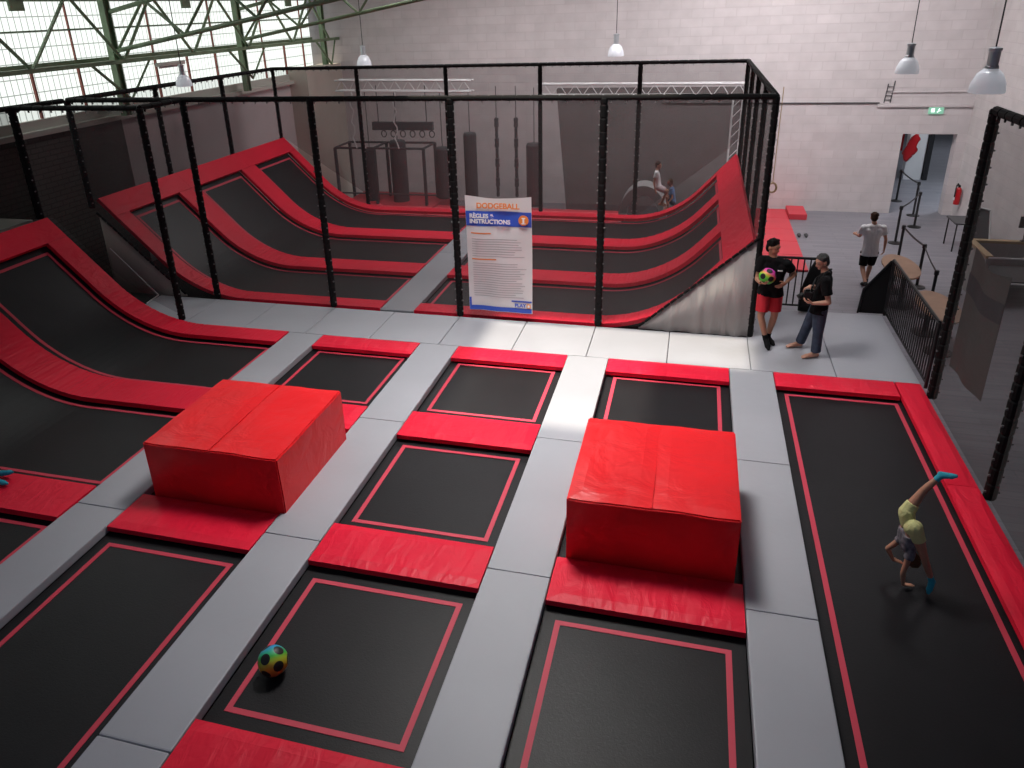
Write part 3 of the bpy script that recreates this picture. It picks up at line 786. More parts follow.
def sheet(mb, pr, y0, y1, o0, o1, wr=0.):
    rings = []
    for i, (x, z, nx, nz) in enumerate(pr):
        w = wr * (math.sin(i * 2.6) + .7 * math.sin(i * 1.13 + 1)) * 1.3 if 0 < i < len(pr) - 1 else 0
        lo = (x + nx * o0, z + nz * o0); hi = (x + nx * (o1 + w), z + nz * (o1 + w))
        rings.append([(lo[0], y0, lo[1]), (lo[0], y1, lo[1]), (hi[0], y1, hi[1]), (hi[0], y0, hi[1])])
    return mb.loft(rings, True, True)
def ramp_set(xl, xs, R, ang, xt, beds, pads, where, blabs, plabs, toplab, topw, ytop, inset=.10, edgein=.05):
    pr = profile(xl, xs, R, ang, xt)
    L = plen(pr)
    flatL = abs(xs - xl); arcL = R * ang
    tw = .05
    for (y0, y1), lab in zip(beds, blabs):
        t = thing('ramp_trampoline', lab, 'trampoline', (xl, (y0 + y1) / 2, BZ - .03), group='curved ramp trampolines ' + where)
        sheet(MB(), cut(pr, .004, L - topw + .02), y0 - .05, y1 + .05, BZ - .03, BZ).build('jump_bed', 'bed', t)
        tp = MB()
        a, b = y0 + edgein + .11, y1 - edgein
        s0, s1 = inset, L - topw - .10
        for (ya, yb) in ((a, a + tw), (b - tw, b)):
            sheet(tp, cut(pr, s0, s1), ya, yb, BZ + .001, BZ + .006)
        sheet(tp, cut(pr, s0, s0 + tw), a + tw, b - tw, BZ + .001, BZ + .006)
        sheet(tp, cut(pr, s1 - tw, s1), a + tw, b - tw, BZ + .001, BZ + .006)
        tp.build('border_tape', 'tape', t)
    for (y0, y1), lab in zip(pads, plabs):
        t = thing('ramp_pad', lab, 'pad', (xl, (y0 + y1) / 2, -.06), group='long red pads over the ramps ' + where)
        segs = [(.006, flatL * .96), (flatL * .96 + .004, flatL + arcL * .62), (flatL + arcL * .62 + .004, L - topw - .004)]
        for i, (s0, s1) in enumerate(segs):
            sub = cut(pr, s0, s1)
            if i >= 1:   # more points so the curved cover can wrinkle
                q = []
                for u, v in zip(sub[:-1], sub[1:]):
                    for f in (0, .25, .5, .75): q.append(tuple(u[k] * (1 - f) + v[k] * f for k in range(4)))
                sub = q + [sub[-1]]
            sheet(MB(), sub, y0, y1, -.06, .012, .0025 if i == 1 else (.0012 if i == 2 else 0)).build('pad_section', 'redpad', t)
    t = thing('ramp_pad', toplab, 'pad', (xt, (ytop[0] + ytop[1]) / 2, 1.7), group='red pads along the ramp tops')
    n = max(1, round((ytop[1] - ytop[0]) / 2.44))
    for i in range(n):
        a = ytop[0] + (ytop[1] - ytop[0]) * i / n; b = ytop[0] + (ytop[1] - ytop[0]) * (i + 1) / n
        sheet(MB(), cut(pr, L - topw, L), a + .002, b - .002, -.06, .013).build('pad_section', 'redpad', t)
    return pr
prA = ramp_set(-6.44, -8.1, 2.4, PI / 4, -10.93, [(8.31, 10.02), (5.86, 7.69), (2.80, 5.26)],
    [(10.02, 10.46), (7.69, 8.31), (5.26, 5.86)], 'at the left edge',
    ['curved black trampoline at left, nearest the cage, running up the ramp', 'curved black trampoline at left, second from the cage', 'curved black trampoline at the lower left edge'],
    ['long red pad curving up the left ramp beside the cage', 'long red pad between the two left ramp trampolines', 'red pad at the left edge beside the blue shoe', 'red pad at the bottom left corner'],
    'red pad along the top rim of the left ramp outside the cage', .46, (2.8, 10.46))
cb = [(12.13, 13.74), (14.36, 16.18), (16.80, 18.60)]
cp = [(11.76, 12.13), (13.74, 14.36), (16.18, 16.80), (18.60, 18.95)]
bl = ['near', 'middle', 'far']; pl = ['nearest', 'second', 'third', 'farthest']
prL = ramp_set(-5.30, -8.1, 2.4, PI / 4, -10.96, cb, cp, 'in the left half of the cage',
    ['%s curved black trampoline in the left half of the cage' % b for b in bl],
    ['%s long red pad in the left half of the cage' % b for b in pl],
    'red pad along the top rim of the left ramp inside the cage', .46, (11.76, 18.95))
prR = ramp_set(-4.65, -1.4, 2.2, math.radians(48), 1.0, cb, cp, 'in the right half of the cage',
    ['%s curved black trampoline in the right half of the cage, behind the banner' % b for b in bl],
    ['%s long red pad in the right half of the cage' % b for b in pl],
    'wide red pad along the top rim of the right ramp inside the cage', .60, (11.76, 18.95))
# ledge behind the left ramps
o = MB().box(XL + .01, -11.3, 3, 10.5, 1.70, 1.78, .01).build('ledge_board', 'ledge'); tag(o, 'grey ledge behind the top of the left ramps', 'ledge')

# ------------------------------------------------------------------ net cage
HT = 3.70
def post_into(parent, x, y, zb, zt=HT, r=.058):
    prof = []; z = zb
    while z < zt - .02:
        e = min(z + .20, zt)
        prof += [(r * .84, z), (r, z + .02), (r, max(z + .021, e - .02)), (r * .84, e - .001)]
        z = e
    mb = MB().lathe(prof, (x, y, 0), 12); nf = len(mb.bm.faces); z = zb + .10
    while z < zt - .05:
        for d in (0, PI):
            mb.box(x + r * math.cos(d) - .010, x + r * math.cos(d) + .010, y - r * .4 - .010, y - r * .4 + .010, z - .010, z + .010)
        z += .20
    two_tone(mb, nf, 'post', 'foam', 'tie', parent)
def two_tone(mb, nf, name, m1, m2, parent):
    mb.bm.faces.ensure_lookup_table()
    for f in mb.bm.faces[nf:]: f.material_index = 1
    o = mb.build(name, m1, parent); o.data.materials.append(M[m2]); return o
def rail_into(parent, a, b, r=.045, ties=True):
    a, b = V(a), V(b); d = b - a; n = max(2, int(d.length / .22))
    mb = MB()
    for i in range(n):
        p, q = a + d * (i / n), a + d * ((i + 1) / n)
        m = d.normalized() * .012
        mb.cyl(p + m, q - m, r, r, 10); mb.cyl(q - m * 1.2, q + m * 1.2, r * .8, r * .8, 8)
    nf = len(mb.bm.faces)
    for i in range(n):
        q = a + d * ((i + .5) / n)
        mb.box(q.x - .011, q.x + .011, q.y - .011, q.y + .011, q.z - r - .03, q.z - r + .008)
    two_tone(mb, nf, 'top_rail', 'foam', 'tie', parent)
def zprof(pr, x):
    for a, b in zip(pr[:-1], pr[1:]):
        if min(a[0], b[0]) <= x <= max(a[0], b[0]): return a[1] + (b[1] - a[1]) * (x - a[0]) / (b[0] - a[0])
    return pr[-1][1]
YF, YK, XA, XZ = 11.70, 19.05, -11.08, 1.09
PX = [-8.64, -6.19, -3.75, -1.33]
cage = thing('net_cage_frame', 'black foam padded post and rail frame of the dodgeball cage', 'frame', (-5, YF, 0))
for x in PX: post_into(cage, x, YF, .002, r=.06)
post_into(cage, XZ, YF, .002, r=.05); post_into(cage, XA, YF, 1.7, r=.06)
for x in PX: post_into(cage, x, YK, .002, r=.055)
post_into(cage, XZ, YK, -.2, r=.05); post_into(cage, XA, YK, 1.7, r=.05)
for y in (13.55, 15.37, 17.2): post_into(cage, XZ, y, .0, r=.045)
for y in (14.16, 16.6): post_into(cage, XA, y, 1.8, r=.055)
for a, b in (((XA, YF, HT), (XZ, YF, HT)), ((XA, YK, HT - .03), (XZ, YK, HT - .03)), ((XA, YF, HT), (XA, YK, HT - .03)), ((XZ, YF, HT), (XZ, YK, HT - .03))):
    rail_into(cage, a, b)
def netpoly(name, poly, m, label, ptag='net', group=None):
    bm = bmesh.new(); vs = [bm.verts.new(p) for p in poly]; bm.faces.new(vs)
    bmesh.ops.triangulate(bm, faces=bm.faces[:])
    me = bpy.data.meshes.new(name); 
    c = sum((V(p) for p in poly), V()) / len(poly)
    bmesh.ops.translate(bm, verts=bm.verts[:], vec=-c)
    bm.to_mesh(me); bm.free()
    o = bpy.data.objects.new(name, me); COL.objects.link(o); o.location = c; me.materials.append(M[m]); WLOC[o.name] = c
    return tag(o, label, ptag, group)
netpoly('safety_net', [(XA, YF, HT), (XZ, YF, HT), (XZ, YF, 1.62)] + [(x, YF, .02 + (x + .66) / 1.75 * 1.6) for x in (.8, .5, .1, -.3, -.66)] +
        [(-9.3, YF, .02)] + [(x, YF, .02 + (-9.3 - x) / 1.62 * 1.56) for x in (-9.7, -10.2, -10.7, XA)], 'net', 'dark netting across the front of the cage facing the camera')
netpoly('safety_net', [(XA, YK, HT), (XZ, YK, HT), (XZ, YK, 1.9), (-1.2, YK, .02), (-8.2, YK, .02), (XA, YK, 1.9)], 'netb', 'dark netting across the back of the cage')
netpoly('safety_net', [(XZ, YF, HT), (XZ, YK, HT), (XZ, YK, 1.3), (XZ, YF, 1.3)], 'netd', 'dark netting on the right side of the cage')
netpoly('safety_net', [(XA, YF, HT), (XA, YK, HT), (XA, YK, 1.75), (XA, YF, 1.75)], 'net', 'dark netting on the left side of the cage')
# grey sheets that close the triangles under the ramps
def wavy_sheet(name, edge_top, y, zb, m, label, amp=.03, fr=9.):
    mb = MB(); a = []; b = []
    n = 40
    x0, z0 = edge_top[0]; x1, z1 = edge_top[1]
    for i in range(n + 1):
        f = i / n; x = x0 + (x1 - x0) * f; z = z0 + (z1 - z0) * f
        w = amp * (.6 * math.sin(f * fr) + .4 * math.sin(f * fr * 2.3 + 1)) * min(1, f * 3)
        a.append((x, y - .02 - .2 * abs(w), z)); b.append((x, y - .02 - abs(w), zb))
    ra = [[p, (p[0], p[1] + .012, p[2]), (q[0], q[1] + .012, q[2]), q] for p, q in zip(a, b)]
    mb.loft(ra, True, True)
    o = mb.build(name, m, smooth=True); return tag(o, label, 'sheet')
wavy_sheet('cover_sheet', [(-.66, .03), (XZ - .02, 1.62)], YF + .0, .004, 'apron', 'pale grey triangular sheet under the right ramp of the cage', .05, 16)
wavy_sheet('cover_sheet', [(-9.32, .03), (-10.95, 1.58)], YF + .0, .004, 'aprond', 'grey brown triangular sheet under the left ramp of the cage', .02, 9)
def rope(pts, label):
    mb = MB()
    for a, b in zip(pts[:-1], pts[1:]):
        a, b = V(a), V(b); n = max(1, int((b - a).length / .13))
        for i in range(n):
            p, q = a + (b - a) * ((i + .08) / n), a + (b - a) * ((i + .9) / n); mb.cyl(p, q, .022, .022, 8)
        mb.cyl(a, b, .009, .009, 6)
    tag(mb.build('edge_rope', 'foam'), label, 'rope')
rope([(-.66, YF - .035, .05), (XZ, YF - .035, 1.66)], 'black laced rope edge above the pale grey triangular sheet')
rope([(-9.32, YF - .035, .05), (-10.98, YF - .035, 1.62)], 'black laced rope edge above the grey brown sheet at left')
# second fence left of the cage
YN = 10.58
f2 = thing('net_fence_frame', 'black padded frame of the short net fence left of the cage', 'frame', (-10, YN, 0))
post_into(f2, -8.64, YN, .016, r=.06); post_into(f2, -11.2, YN, 1.78, r=.07)
rail_into(f2, (-11.2, YN, HT), (-8.64, YN, HT)); rail_into(f2, (-8.64, YN, HT), (-8.64, YF - .08, HT)); rail_into(f2, (-11.2, YN, HT), (-11.2, 3.0, HT + .05)); rail_into(f2, (-11.2, YN, HT), (XA, YF - .10, HT))
netpoly('safety_net', [(-11.2, YN, HT), (-8.64, YN, HT), (-8.64, YN, .1), (-9.2, YN, .36), (-9.7, YN, .72), (-10.2, YN, 1.12), (-10.9, YN, 1.8), (-11.2, YN, 1.8)], 'net', 'dark netting of the short fence left of the cage')
netpoly('safety_net', [(-11.2, YN, HT), (-11.2, 3.0, HT), (-11.2, 3.0, 1.8), (-11.2, YN, 1.8)], 'netd', 'dense black netting behind the rim of the left ramp')
tag(MB().tube([(-10.80, 11.60, .93), (-9.91, 11.60, .02), (-9.84, 11.16, .018)], .012).build('white_cord', 'white'), 'thin white line on the grey sheet beside the left ramp', 'line')
# right hand net wall
f3 = thing('net_fence_frame', 'black padded frame of the net wall at the right edge', 'frame', (3.33, 8, 0))
post_into(f3, 3.34, 10.16, -.05, HT + .02, r=.065); post_into(f3, 3.34, 7.86, -.05, HT + .02, r=.065)
rail_into(f3, (3.34, 10.16, HT), (3.34, 2.5, HT), r=.055)
netpoly('safety_net', [(3.34, 10.12, HT), (3.34, 2.5, HT), (3.34, 2.5, -.05), (3.34, 10.12, -.05)], 'netr', 'dark netting of the net wall at the right edge')
# banner hung on it, seen from the back
mb = MB(); ra = []
for i in range(13):
    f = i / 12; y = 9.98 - 1.12 * f; zt = 2.12 - .10 * math.sin(f * PI) ; x = 3.40 + .02 * math.sin(f * 8)
    ra.append([(x, y, .52 + .08 * f), (x + .004, y, .52 + .08 * f), (x + .004, y, zt), (x, y, zt)])
bk = thing('hanging_banner', 'translucent grey back of a banner hung on the right net', 'banner', (3.4, 9.4, .5))
mb.loft(ra, True, True).build('banner_sheet', 'banner_back', bk)
mb = MB()
ra = []
for i in range(13):
    f = i / 12; y = 9.98 - 1.12 * f; x = 3.394 + .02 * math.sin(f * 8); zt = 1.80 - .05 * math.sin(f * PI)
    ra.append([(x - .002, y, zt - .24), (x, y, zt - .24), (x, y, zt), (x - .002, y, zt)])
mb.loft(ra, True, True).build('blue_band', mat('faded_band', (.075, .075, .095), .6), bk)

# ------------------------------------------------------------------ rules banner on the cage
BX0, BX1, BZ0, BZ1, BY = -3.54, -2.43, .17, 2.19, YF - .10
bn = thing('rules_banner', 'white dodgeball rules banner hanging on the front net', 'banner', ((BX0 + BX1) / 2, BY, BZ0))
mb = MB(); ra = []
def bwave(x, z): return .016 * math.sin((x - BX0) * 5 + z * 2.3) + .010 * math.sin((x - BX0) * 11 - z * 3)
nx, nz = 16, 22
bm = mb.bm; gv = []
for j in range(nz + 1):
    r = []
    for i in range(nx + 1):
        u = i / nx; x = BX0 + (BX1 - BX0) * u; zt = BZ1 - .05 * math.sin(u * PI); z = BZ0 + (zt - BZ0) * j / nz
        r.append(bm.verts.new((x, BY + bwave(x, z), z)))
    gv.append(r)
for j in range(nz):
    for i in range(nx): bm.faces.new((gv[j][i], gv[j][i + 1], gv[j + 1][i + 1], gv[j + 1][i]))
mb.build('banner_sheet', 'banner', bn, smooth=True)
def on_banner(mb, x0, x1, z0, z1, off=.006, n=10):
    a = [(x0 + (x1 - x0) * i / n, BY + bwave(x0 + (x1 - x0) * i / n, z0) - off, z0) for i in range(n + 1)]
    m_ = 4
    grid = [[(x0 + (x1 - x0) * i / n, BY + bwave(x0 + (x1 - x0) * i / n, z0 + (z1 - z0) * j / m_) - off, z0 + (z1 - z0) * j / m_) for i in range(n + 1)] for j in range(m_ + 1)]
    for j in range(m_): mb.quadstrip(grid[j], grid[j + 1])
    return mb
on_banner(MB(), BX0 + .005, BX1 - .005, 1.68, 1.93).build('blue_band', 'bblue', bn)
bb = MB(); on_banner(bb, BX0 + .01, BX1 - .01, BZ0 + .01, BZ0 + .09); on_banner(bb, BX0 + .005, BX0 + .04, BZ0 + .01, BZ0 + .24, n=3); on_banner(bb, BX1 - .36, BX1 - .01, BZ0 + .20, BZ0 + .225, n=4)
bb.build('blue_border', 'bblue', bn)
def text(s, x, z, size, m, parent, name, align='LEFT', y=None, ext=.002, rot=(PI / 2, 0, 0), bold=0.):
    cu = bpy.data.curves.new(name, 'FONT'); cu.body = s; cu.size = size; cu.align_x = align; cu.extrude = ext; cu.offset = bold
    o = bpy.data.objects.new(name, cu); COL.objects.link(o)
    bpy.context.view_layer.update()
    me = bpy.data.meshes.new_from_object(o.evaluated_get(bpy.context.evaluated_depsgraph_get()))
    bpy.data.objects.remove(o); bpy.data.curves.remove(cu)
    o = bpy.data.objects.new(name, me); COL.objects.link(o); me.materials.clear(); me.materials.append(M[m])
    rm = Matrix.Rotation(rot[2], 4, 'Z') @ Matrix.Rotation(rot[0], 4, 'X')
    yy = BY - .035 if y is None else y
    me.transform(Matrix.Translation(V((x, yy, z)) - WLOC[parent.name]) @ rm)
    o.parent = parent; WLOC[o.name] = WLOC[parent.name]
    return o
text('DODGEBALL', (BX0 + BX1) / 2, 1.985, .125, 'borange', bn, 'title_lettering', 'CENTER', bold=.004)
text('RÈGLES &', BX0 + .07, 1.82, .098, 'bwhite', bn, 'heading_lettering', bold=.004)
text('INSTRUCTIONS', BX0 + .07, 1.73, .098, 'bwhite', bn, 'heading_lettering', bold=.004)
ic = MB().cyl((BX1 - .13, BY - .03, 1.80), (BX1 - .13, BY - .036, 1.80), .085, seg=24).build('round_icon', 'borange', bn)
MB().box(BX1 - .145, BX1 - .115, BY - .042, BY - .037, 1.755, 1.83).box(BX1 - .165, BX1 - .095, BY - .042, BY - .037, 1.74, 1.755).box(BX1 - .16, BX1 - .10, BY - .042, BY - .037, 1.83, 1.845).build('icon_figure', 'bwhite', ic)
ln = MB(); rnd = random.Random(3)
for i in range(26):
    z = 1.50 - i * .042
    if i in (0, 9, 10): continue
    on_banner(ln, BX0 + .09, BX0 + .09 + rnd.uniform(.72, .92), z - .010, z, .004, 8)
ln.build('body_text_lines', 'bgrey', bn)
ln = MB(); on_banner(ln, BX0 + .08, BX0 + .42, 1.545, 1.565, .004, 6); on_banner(ln, BX0 + .08, BX0 + .50, 1.095, 1.115, .004, 6); ln.build('subheading_lines', 'borange', bn)
text('PLAY', BX1 - .30, BZ0 + .12, .085, 'bblue', bn, 'footer_lettering', bold=.003)
lg = MB().box(BX1 - .095, BX1 - .025, BY - .036, BY - .03, BZ0 + .10, BZ0 + .18, .003).build('footer_mark', 'borange', bn)
MB().box(BX1 - .078, BX1 - .042, BY - .041, BY - .037, BZ0 + .118, BZ0 + .162).build('mark_centre', 'bwhite', lg)

# ------------------------------------------------------------------ balls
def ball(c, r, m, label, axis):
    o = MB().sph((0, 0, 0), r, 32).build('soccer_ball', m, smooth=True)
    # origin at the ball's centre so that the panel pattern is centred
    for v in o.data.vertices: v.co.z -= r
    o.location = c; o.rotation_euler = V(axis).to_track_quat('Z', 'Y').to_euler(); WLOC[o.name] = V(c)
    return tag(o, label, 'ball')
ball((-3.08, 4.02, -.10 + .125 + .004), .125, 'ball1', 'rainbow coloured soccer ball with black panels on the near trampoline', (-.42, .55, .72))
ball((1.20, 11.22, 1.19), .122, 'ball2', 'pink and green soccer ball held by the young man', (.55, .35, .75))

# ------------------------------------------------------------------ railings
def railing(name, label, p0, p1, h, nb):
    p0, p1 = V(p0), V(p1); t = thing(name, label, 'railing', p0)
    up = V((0, 0, 1))
    MB().cyl(p0 + up * h, p1 + up * h, .024, seg=8).build('top_rail', 'blackmetal', t)
    MB().cyl(p0 + up * .07, p1 + up * .07, .018, seg=8).build('bottom_rail', 'blackmetal', t)
    for i in range(nb + 1):
        p = p0 + (p1 - p0) * (i / nb); e = i in (0, nb)
        MB().cyl(p + up * (.0 if e else .07), p + up * h, .024 if e else .0115, seg=8).build('post' if e else 'baluster', 'blackmetal', t)
    return t
railing('railing', 'black bar railing behind the young man and the photographer', (1.14, 13.05, 0), (2.16, 13.05, 0), .92, 10)
railing('railing', 'black bar railing along the right edge of the grey platform', (3.30, 13.0, 0), (3.30, 10.34, 0), .97, 26)
g = thing('gate_panel', 'solid black slanted panel at the corner of the platform railing', 'panel', (3.1, 13.06, 0))
MB().prism([(2.90, 13.06, 0), (2.93, 13.06, .42), (3.295, 13.06, .94), (3.295, 13.06, 0)], (0, .04, 0)).build('cloth_face', 'blackcloth', g)
MB().tube([(2.90, 13.05, .0), (2.93, 13.05, .42), (3.28, 13.05, .94)], .018).build('edge_tube', 'blackmetal', g)
# jacket over the back railing
mb = MB()
rg = []
for i, (z, w, d) in enumerate([(.02, .17, .05), (.25, .19, .07), (.5, .18, .08), (.75, .14, .08), (.92, .09, .07), (.99, .03, .04)]):
    rg.append([(2.10 + .10 * z + w * math.cos(a) + .012 * math.sin(3 * a + i), 12.94 + d * math.sin(a), z) for a in [2 * PI * k / 16 for k in range(16)]])
mb.loft(rg)
jk = mb.build('jacket', 'blackcloth', smooth=True); tag(jk, 'black jacket hung over the railing behind the photographer', 'jacket')

# ------------------------------------------------------------------ things on the plank floor
st = thing('barrier_post', 'x', 'barrier post', (6.33, 25.99, FZ), group='queue barrier posts')
MB().lathe([(.02, .0), (.17, .0), (.17, .018), (.06, .045), (.03, .05)], seg=24).build('base', 'blackmetal', st, world=False)
MB().cyl((0, 0, .04), (0, 0, .93), .030, seg=14).build('pole', 'blackmetal', st, world=False)
MB().lathe([(.001, .90), (.045, .905), (.045, .985), (.03, 1.0), (.001, 1.0)], seg=16).build('belt_head', 'blackmetal', st, world=False)
SP = [(6.33, 25.99), (6.41, 24.2), (6.15, 22.9), (5.32, 21.21), (4.97, 19.3), (5.05, 17.75), (4.84, 15.93)]
sl = ['black queue post deepest inside the doorway', 'black queue post standing in the door opening', 'black queue post just before the doorway, on the right', 'black queue post midway along the line, behind the walking man',
      'black queue post right behind the oval wooden table', 'black queue post nearer the camera, right of the oval table', 'black queue post nearest the camera, beside the right railing']
posts = []
for i, (p, l) in enumerate(zip(SP, sl)):
    if i == 0: st['label'] = l
    else: dup(st, (*p, FZ), 0, l, 'queue barrier posts')
for i, (a, b, l) in enumerate([(0, 1, 'black belt of the queue line through the doorway'), (1, 2, 'black belt in front of the doorway'), (2, 3, 'black belt slanting back from the doorway posts'), (4, 5, 'black belt between the posts above the oval table'), (5, 6, 'black belt at the near end of the queue line')]):
    A, B = V((*SP[a], FZ + .95)), V((*SP[b], FZ + .95)); d = (B - A).normalized() * .05
    A += d; B -= d
    up = V((0, 0, .024)); s = V((d.y, -d.x, 0)).normalized() * .002
    rings = []
    for k in range(9):
        f = k / 8; p = A + (B - A) * f - V((0, 0, .03 * math.sin(f * PI)))
        rings.append([p - up - s, p - up + s, p + up + s, p + up - s])
    tag(MB().loft(rings).build('barrier_belt', 'blackmetal'), l, 'belt', 'queue barrier belts')
def oval_table(c, label):
    t = thing('oval_table', label, 'table', (*c, FZ), group='oval wooden tables')
    o = MB().lathe([(.01, .705), (.98, .705), (1.0, .715), (1.0, .735), (.985, .745), (.01, .745)], seg=48)
    for v in o.bm.verts: v.co.x *= .34; v.co.y *= .82
    o.build('tabletop', 'wood', t, world=False)
    for yy in (-.45, .45):
        MB().cyl((0, yy, .03), (0, yy, .705), .04, seg=14).build('pedestal', 'blackmetal', t, world=False)
        MB().lathe([(.01, 0), (.24, 0), (.24, .02), (.05, .05), (.01, .05)], (0, yy, 0), seg=24).build('base', 'blackmetal', t, world=False)
oval_table((4.44, 16.92), 'oval brown wooden table beside the walking man')
oval_table((4.58, 14.6), 'oval brown wooden table half hidden behind the right railing')
def floor_mat(x0, x1, y0, y1, h, label):
    tag(MB().box(x0, x1, y0, y1, FZ + .002, FZ + h, .015).build('floor_mat', 'redmat'), label, 'mat', 'red landing mats on the plank floor')
ys = [18.4, 19.6, 20.8, 22.0, 23.2, 24.3]
nm = ['nearest', 'second', 'third', 'fourth', 'farthest']
for i in range(5): floor_mat(1.35, 2.87, ys[i], ys[i + 1] - .01, .06, '%s red landing mat in the row right of the cage' % nm[i])
floor_mat(2.88, 3.38, 23.25, 24.3, .17, 'small thick red mat beside the end of the mat row')
# shoes left on the floor
for i, (dx, l) in enumerate([(-.09, 'left dark shoe lying on the plank floor by the red mats'), (.09, 'right dark shoe lying on the plank floor by the red mats')]):
    mb = MB(); c = V((3.07 + dx, 21.5, FZ))
    mb.loft([[(c.x + w * math.cos(a), c.y + y, c.z + .004 + h * (.5 + .5 * math.sin(a))) for a in [2 * PI * k / 12 for k in range(12)]] for y, w, h in ((-.14, .02, .05), (-.10, .045, .11), (-.02, .045, .10), (.06, .05, .07), (.12, .04, .05), (.15, .015, .03))])
    tag(mb.build('shoe', 'bag', smooth=True), l, 'shoe', 'pair of dark shoes')
# fire extinguisher on the right wall
def extinguisher(c, face, label, s=1.):
    t = thing('fire_extinguisher', label, 'fire extinguisher', c)
    c = V(c)
    MB().lathe([(.01, 0), (.075, .0), (.08, .02), (.08, .40), (.06, .46), (.03, .49), (.01, .49)], c, 18).build('cylinder', 'extred', t, smooth=True)
    MB().box(c.x - .03, c.x + .03, c.y - .02, c.y + .02, c.z + .49, c.z + .53, .005).box(c.x - .09, c.x + .02, c.y - .012, c.y + .012, c.z + .53, c.z + .55).build('valve_handle', 'blackmetal', t)
    MB().tube([c + V(p) for p in ((.0, 0, .52), (-.06, -.05, .60), (-.10, -.07, .50), (-.10, -.07, .22))], .016).build('hose', 'blackmetal', t)
    MB().box(c.x - .082, c.x - .076, c.y - .05, c.y + .05, c.z + .12, c.z + .3).build('paper_label', 'white', t)
extinguisher((7.33, 23.75, -.62), 0, 'red fire extinguisher on the white wall right of the doorway')
# exit sign, conduit, cable ladder on the back wall
t = thing('exit_sign', 'green and white emergency exit sign above the doorway', 'sign', (6.53, YB - .06, 1.83))
MB().box(6.34, 6.72, YB - .05, YB - .005, 1.79, 1.975, .008).build('sign_box', 'exit', t)
MB().box(6.40, 6.49, YB - .056, YB - .051, 1.84, 1.95).build('door_pictogram', 'exitw', t)
mb = MB().sph((6.60, YB - .055, 1.935), .016, 8).box(6.575, 6.615, YB - .058, YB - .052, 1.865, 1.92).box(6.55, 6.585, YB - .058, YB - .052, 1.835, 1.87).box(6.61, 6.65, YB - .058, YB - .052, 1.88, 1.895)
mb.build('running_figure', 'exitw', t)
tag(MB().cyl((-1.0, YB - .03, 2.10), (5.05, YB - .03, 2.10), .018, seg=8).build('conduit', 'bag'), 'thin dark conduit running along the white back wall', 'conduit')
tag(MB().box(5.0, XR - .02, YB - .06, YB - .004, 1.985, 2.06).box(5.3, XR - .02, YB - .04, YB - .004, 2.38, 2.41).build('cable_trunking', 'wall'), 'white cable trunking along the back wall above the doorway', 'trunking')
t = thing('wall_ladder_bracket', 'small grey ladder shaped bracket on the back wall', 'bracket', (5.25, YB - .04, 2.1))
MB().cyl((5.16, YB - .03, 2.10), (5.20, YB - .03, 2.62), .014, seg=6).cyl((5.32, YB - .03, 2.10), (5.36, YB - .03, 2.70), .014, seg=6).build('side_rail', 'bag', t)
for k in range(4): MB().cyl((5.17 + .01 * k, YB - .03, 2.18 + k * .12), (5.33 + .01 * k, YB - .03, 2.18 + k * .12), .010, seg=6).build('rung', 'bag', t)
# pendant lamps
def pendant(c, s, label, lit=True):
    """c: centre of the lamp's rim"""
    t = thing('pendant_lamp', label, 'lamp', c, group='glass pendant lamps')
    k = s
    MB().lathe([(.225 * k, 0), (.235 * k, .02 * k), (.215 * k, .14 * k), (.165 * k, .26 * k), (.09 * k, .33 * k), (.085 * k, .325 * k), (.155 * k, .25 * k), (.205 * k, .14 * k), (.222 * k, .0)], seg=28, caps=False).build('glass_shade', 'lampglass', t, world=False, smooth=True)
    MB().lathe([(.01, .32 * k), (.088 * k, .32 * k), (.088 * k, .36 * k), (.075 * k, .37 * k), (.075 * k, .56 * k), (.085 * k, .57 * k), (.085 * k, .60 * k), (.02, .62 * k)], seg=20).build('housing', 'lampmetal', t, world=False, smooth=False)
    MB().sph((0, 0, .14 * k), (.07 * k, .07 * k, .11 * k), 12).build('bulb', 'lampbulb', t, world=False, smooth=True)
    MB().cyl((0, 0, .61 * k), (0, 0, 8 - c[2]), .010, seg=6).build('cable', 'blackmetal', t, world=False)
pendant((4.10, 17.8, 3.46), .95, 'pendant lamp hanging over the walking man, left of the two at upper right')
pendant((3.78, 12.0, 3.70), .95, 'larger pendant lamp nearest the camera at the upper right corner')
pendant((-2.22, 22.0, 3.64), .95, 'pendant lamp at top centre above the back of the cage')
pendant((-9.69, 22.0, 3.50), .95, 'small pendant lamp above the left part of the back wall')
pendant((-10.62, 14.55, 3.66), .72, 'pendant lamp in front of the bright windows at left')
# annex behind the doorway
struct('wall_annex_left', MB().box(7.22, 7.78, 29.3, 29.7, FZ, 3.2), 'white')
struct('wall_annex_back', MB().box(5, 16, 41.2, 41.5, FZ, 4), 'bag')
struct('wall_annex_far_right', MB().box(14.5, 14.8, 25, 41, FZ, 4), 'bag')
struct('ceiling_annex', MB().box(3, 16, YB + .4, 42, 4.0, 4.2), 'ceil')
struct('door_1', MB().box(7.80, 7.95, 29.2, 29.75, FZ + .01, 3.2), 'screen')
tag(MB().box(6.95, 7.18, 29.9, 29.93, -.2, 1.5).build('red_poster', 'extred'), 'red poster at the left side of the doorway, left of the white pillar', 'poster')
mb = MB(); rd = random.Random(11); rg = []
for i in range(11):
    f_ = i / 10; cx_, cz_ = 7.16 + .20 * f_, -.38 + .86 * f_
    w_ = (.10 + .10 * math.sin(f_ * PI)) * (.75 + .5 * rd.random())
    rg.append([(cx_ + w_ * math.cos(a_) * (.8 + .4 * rd.random()), 29.12 + .07 * math.sin(a_), cz_ + .06 * math.cos(a_ * 2 + i)) for a_ in [2 * PI * k_ / 12 for k_ in range(12)]])
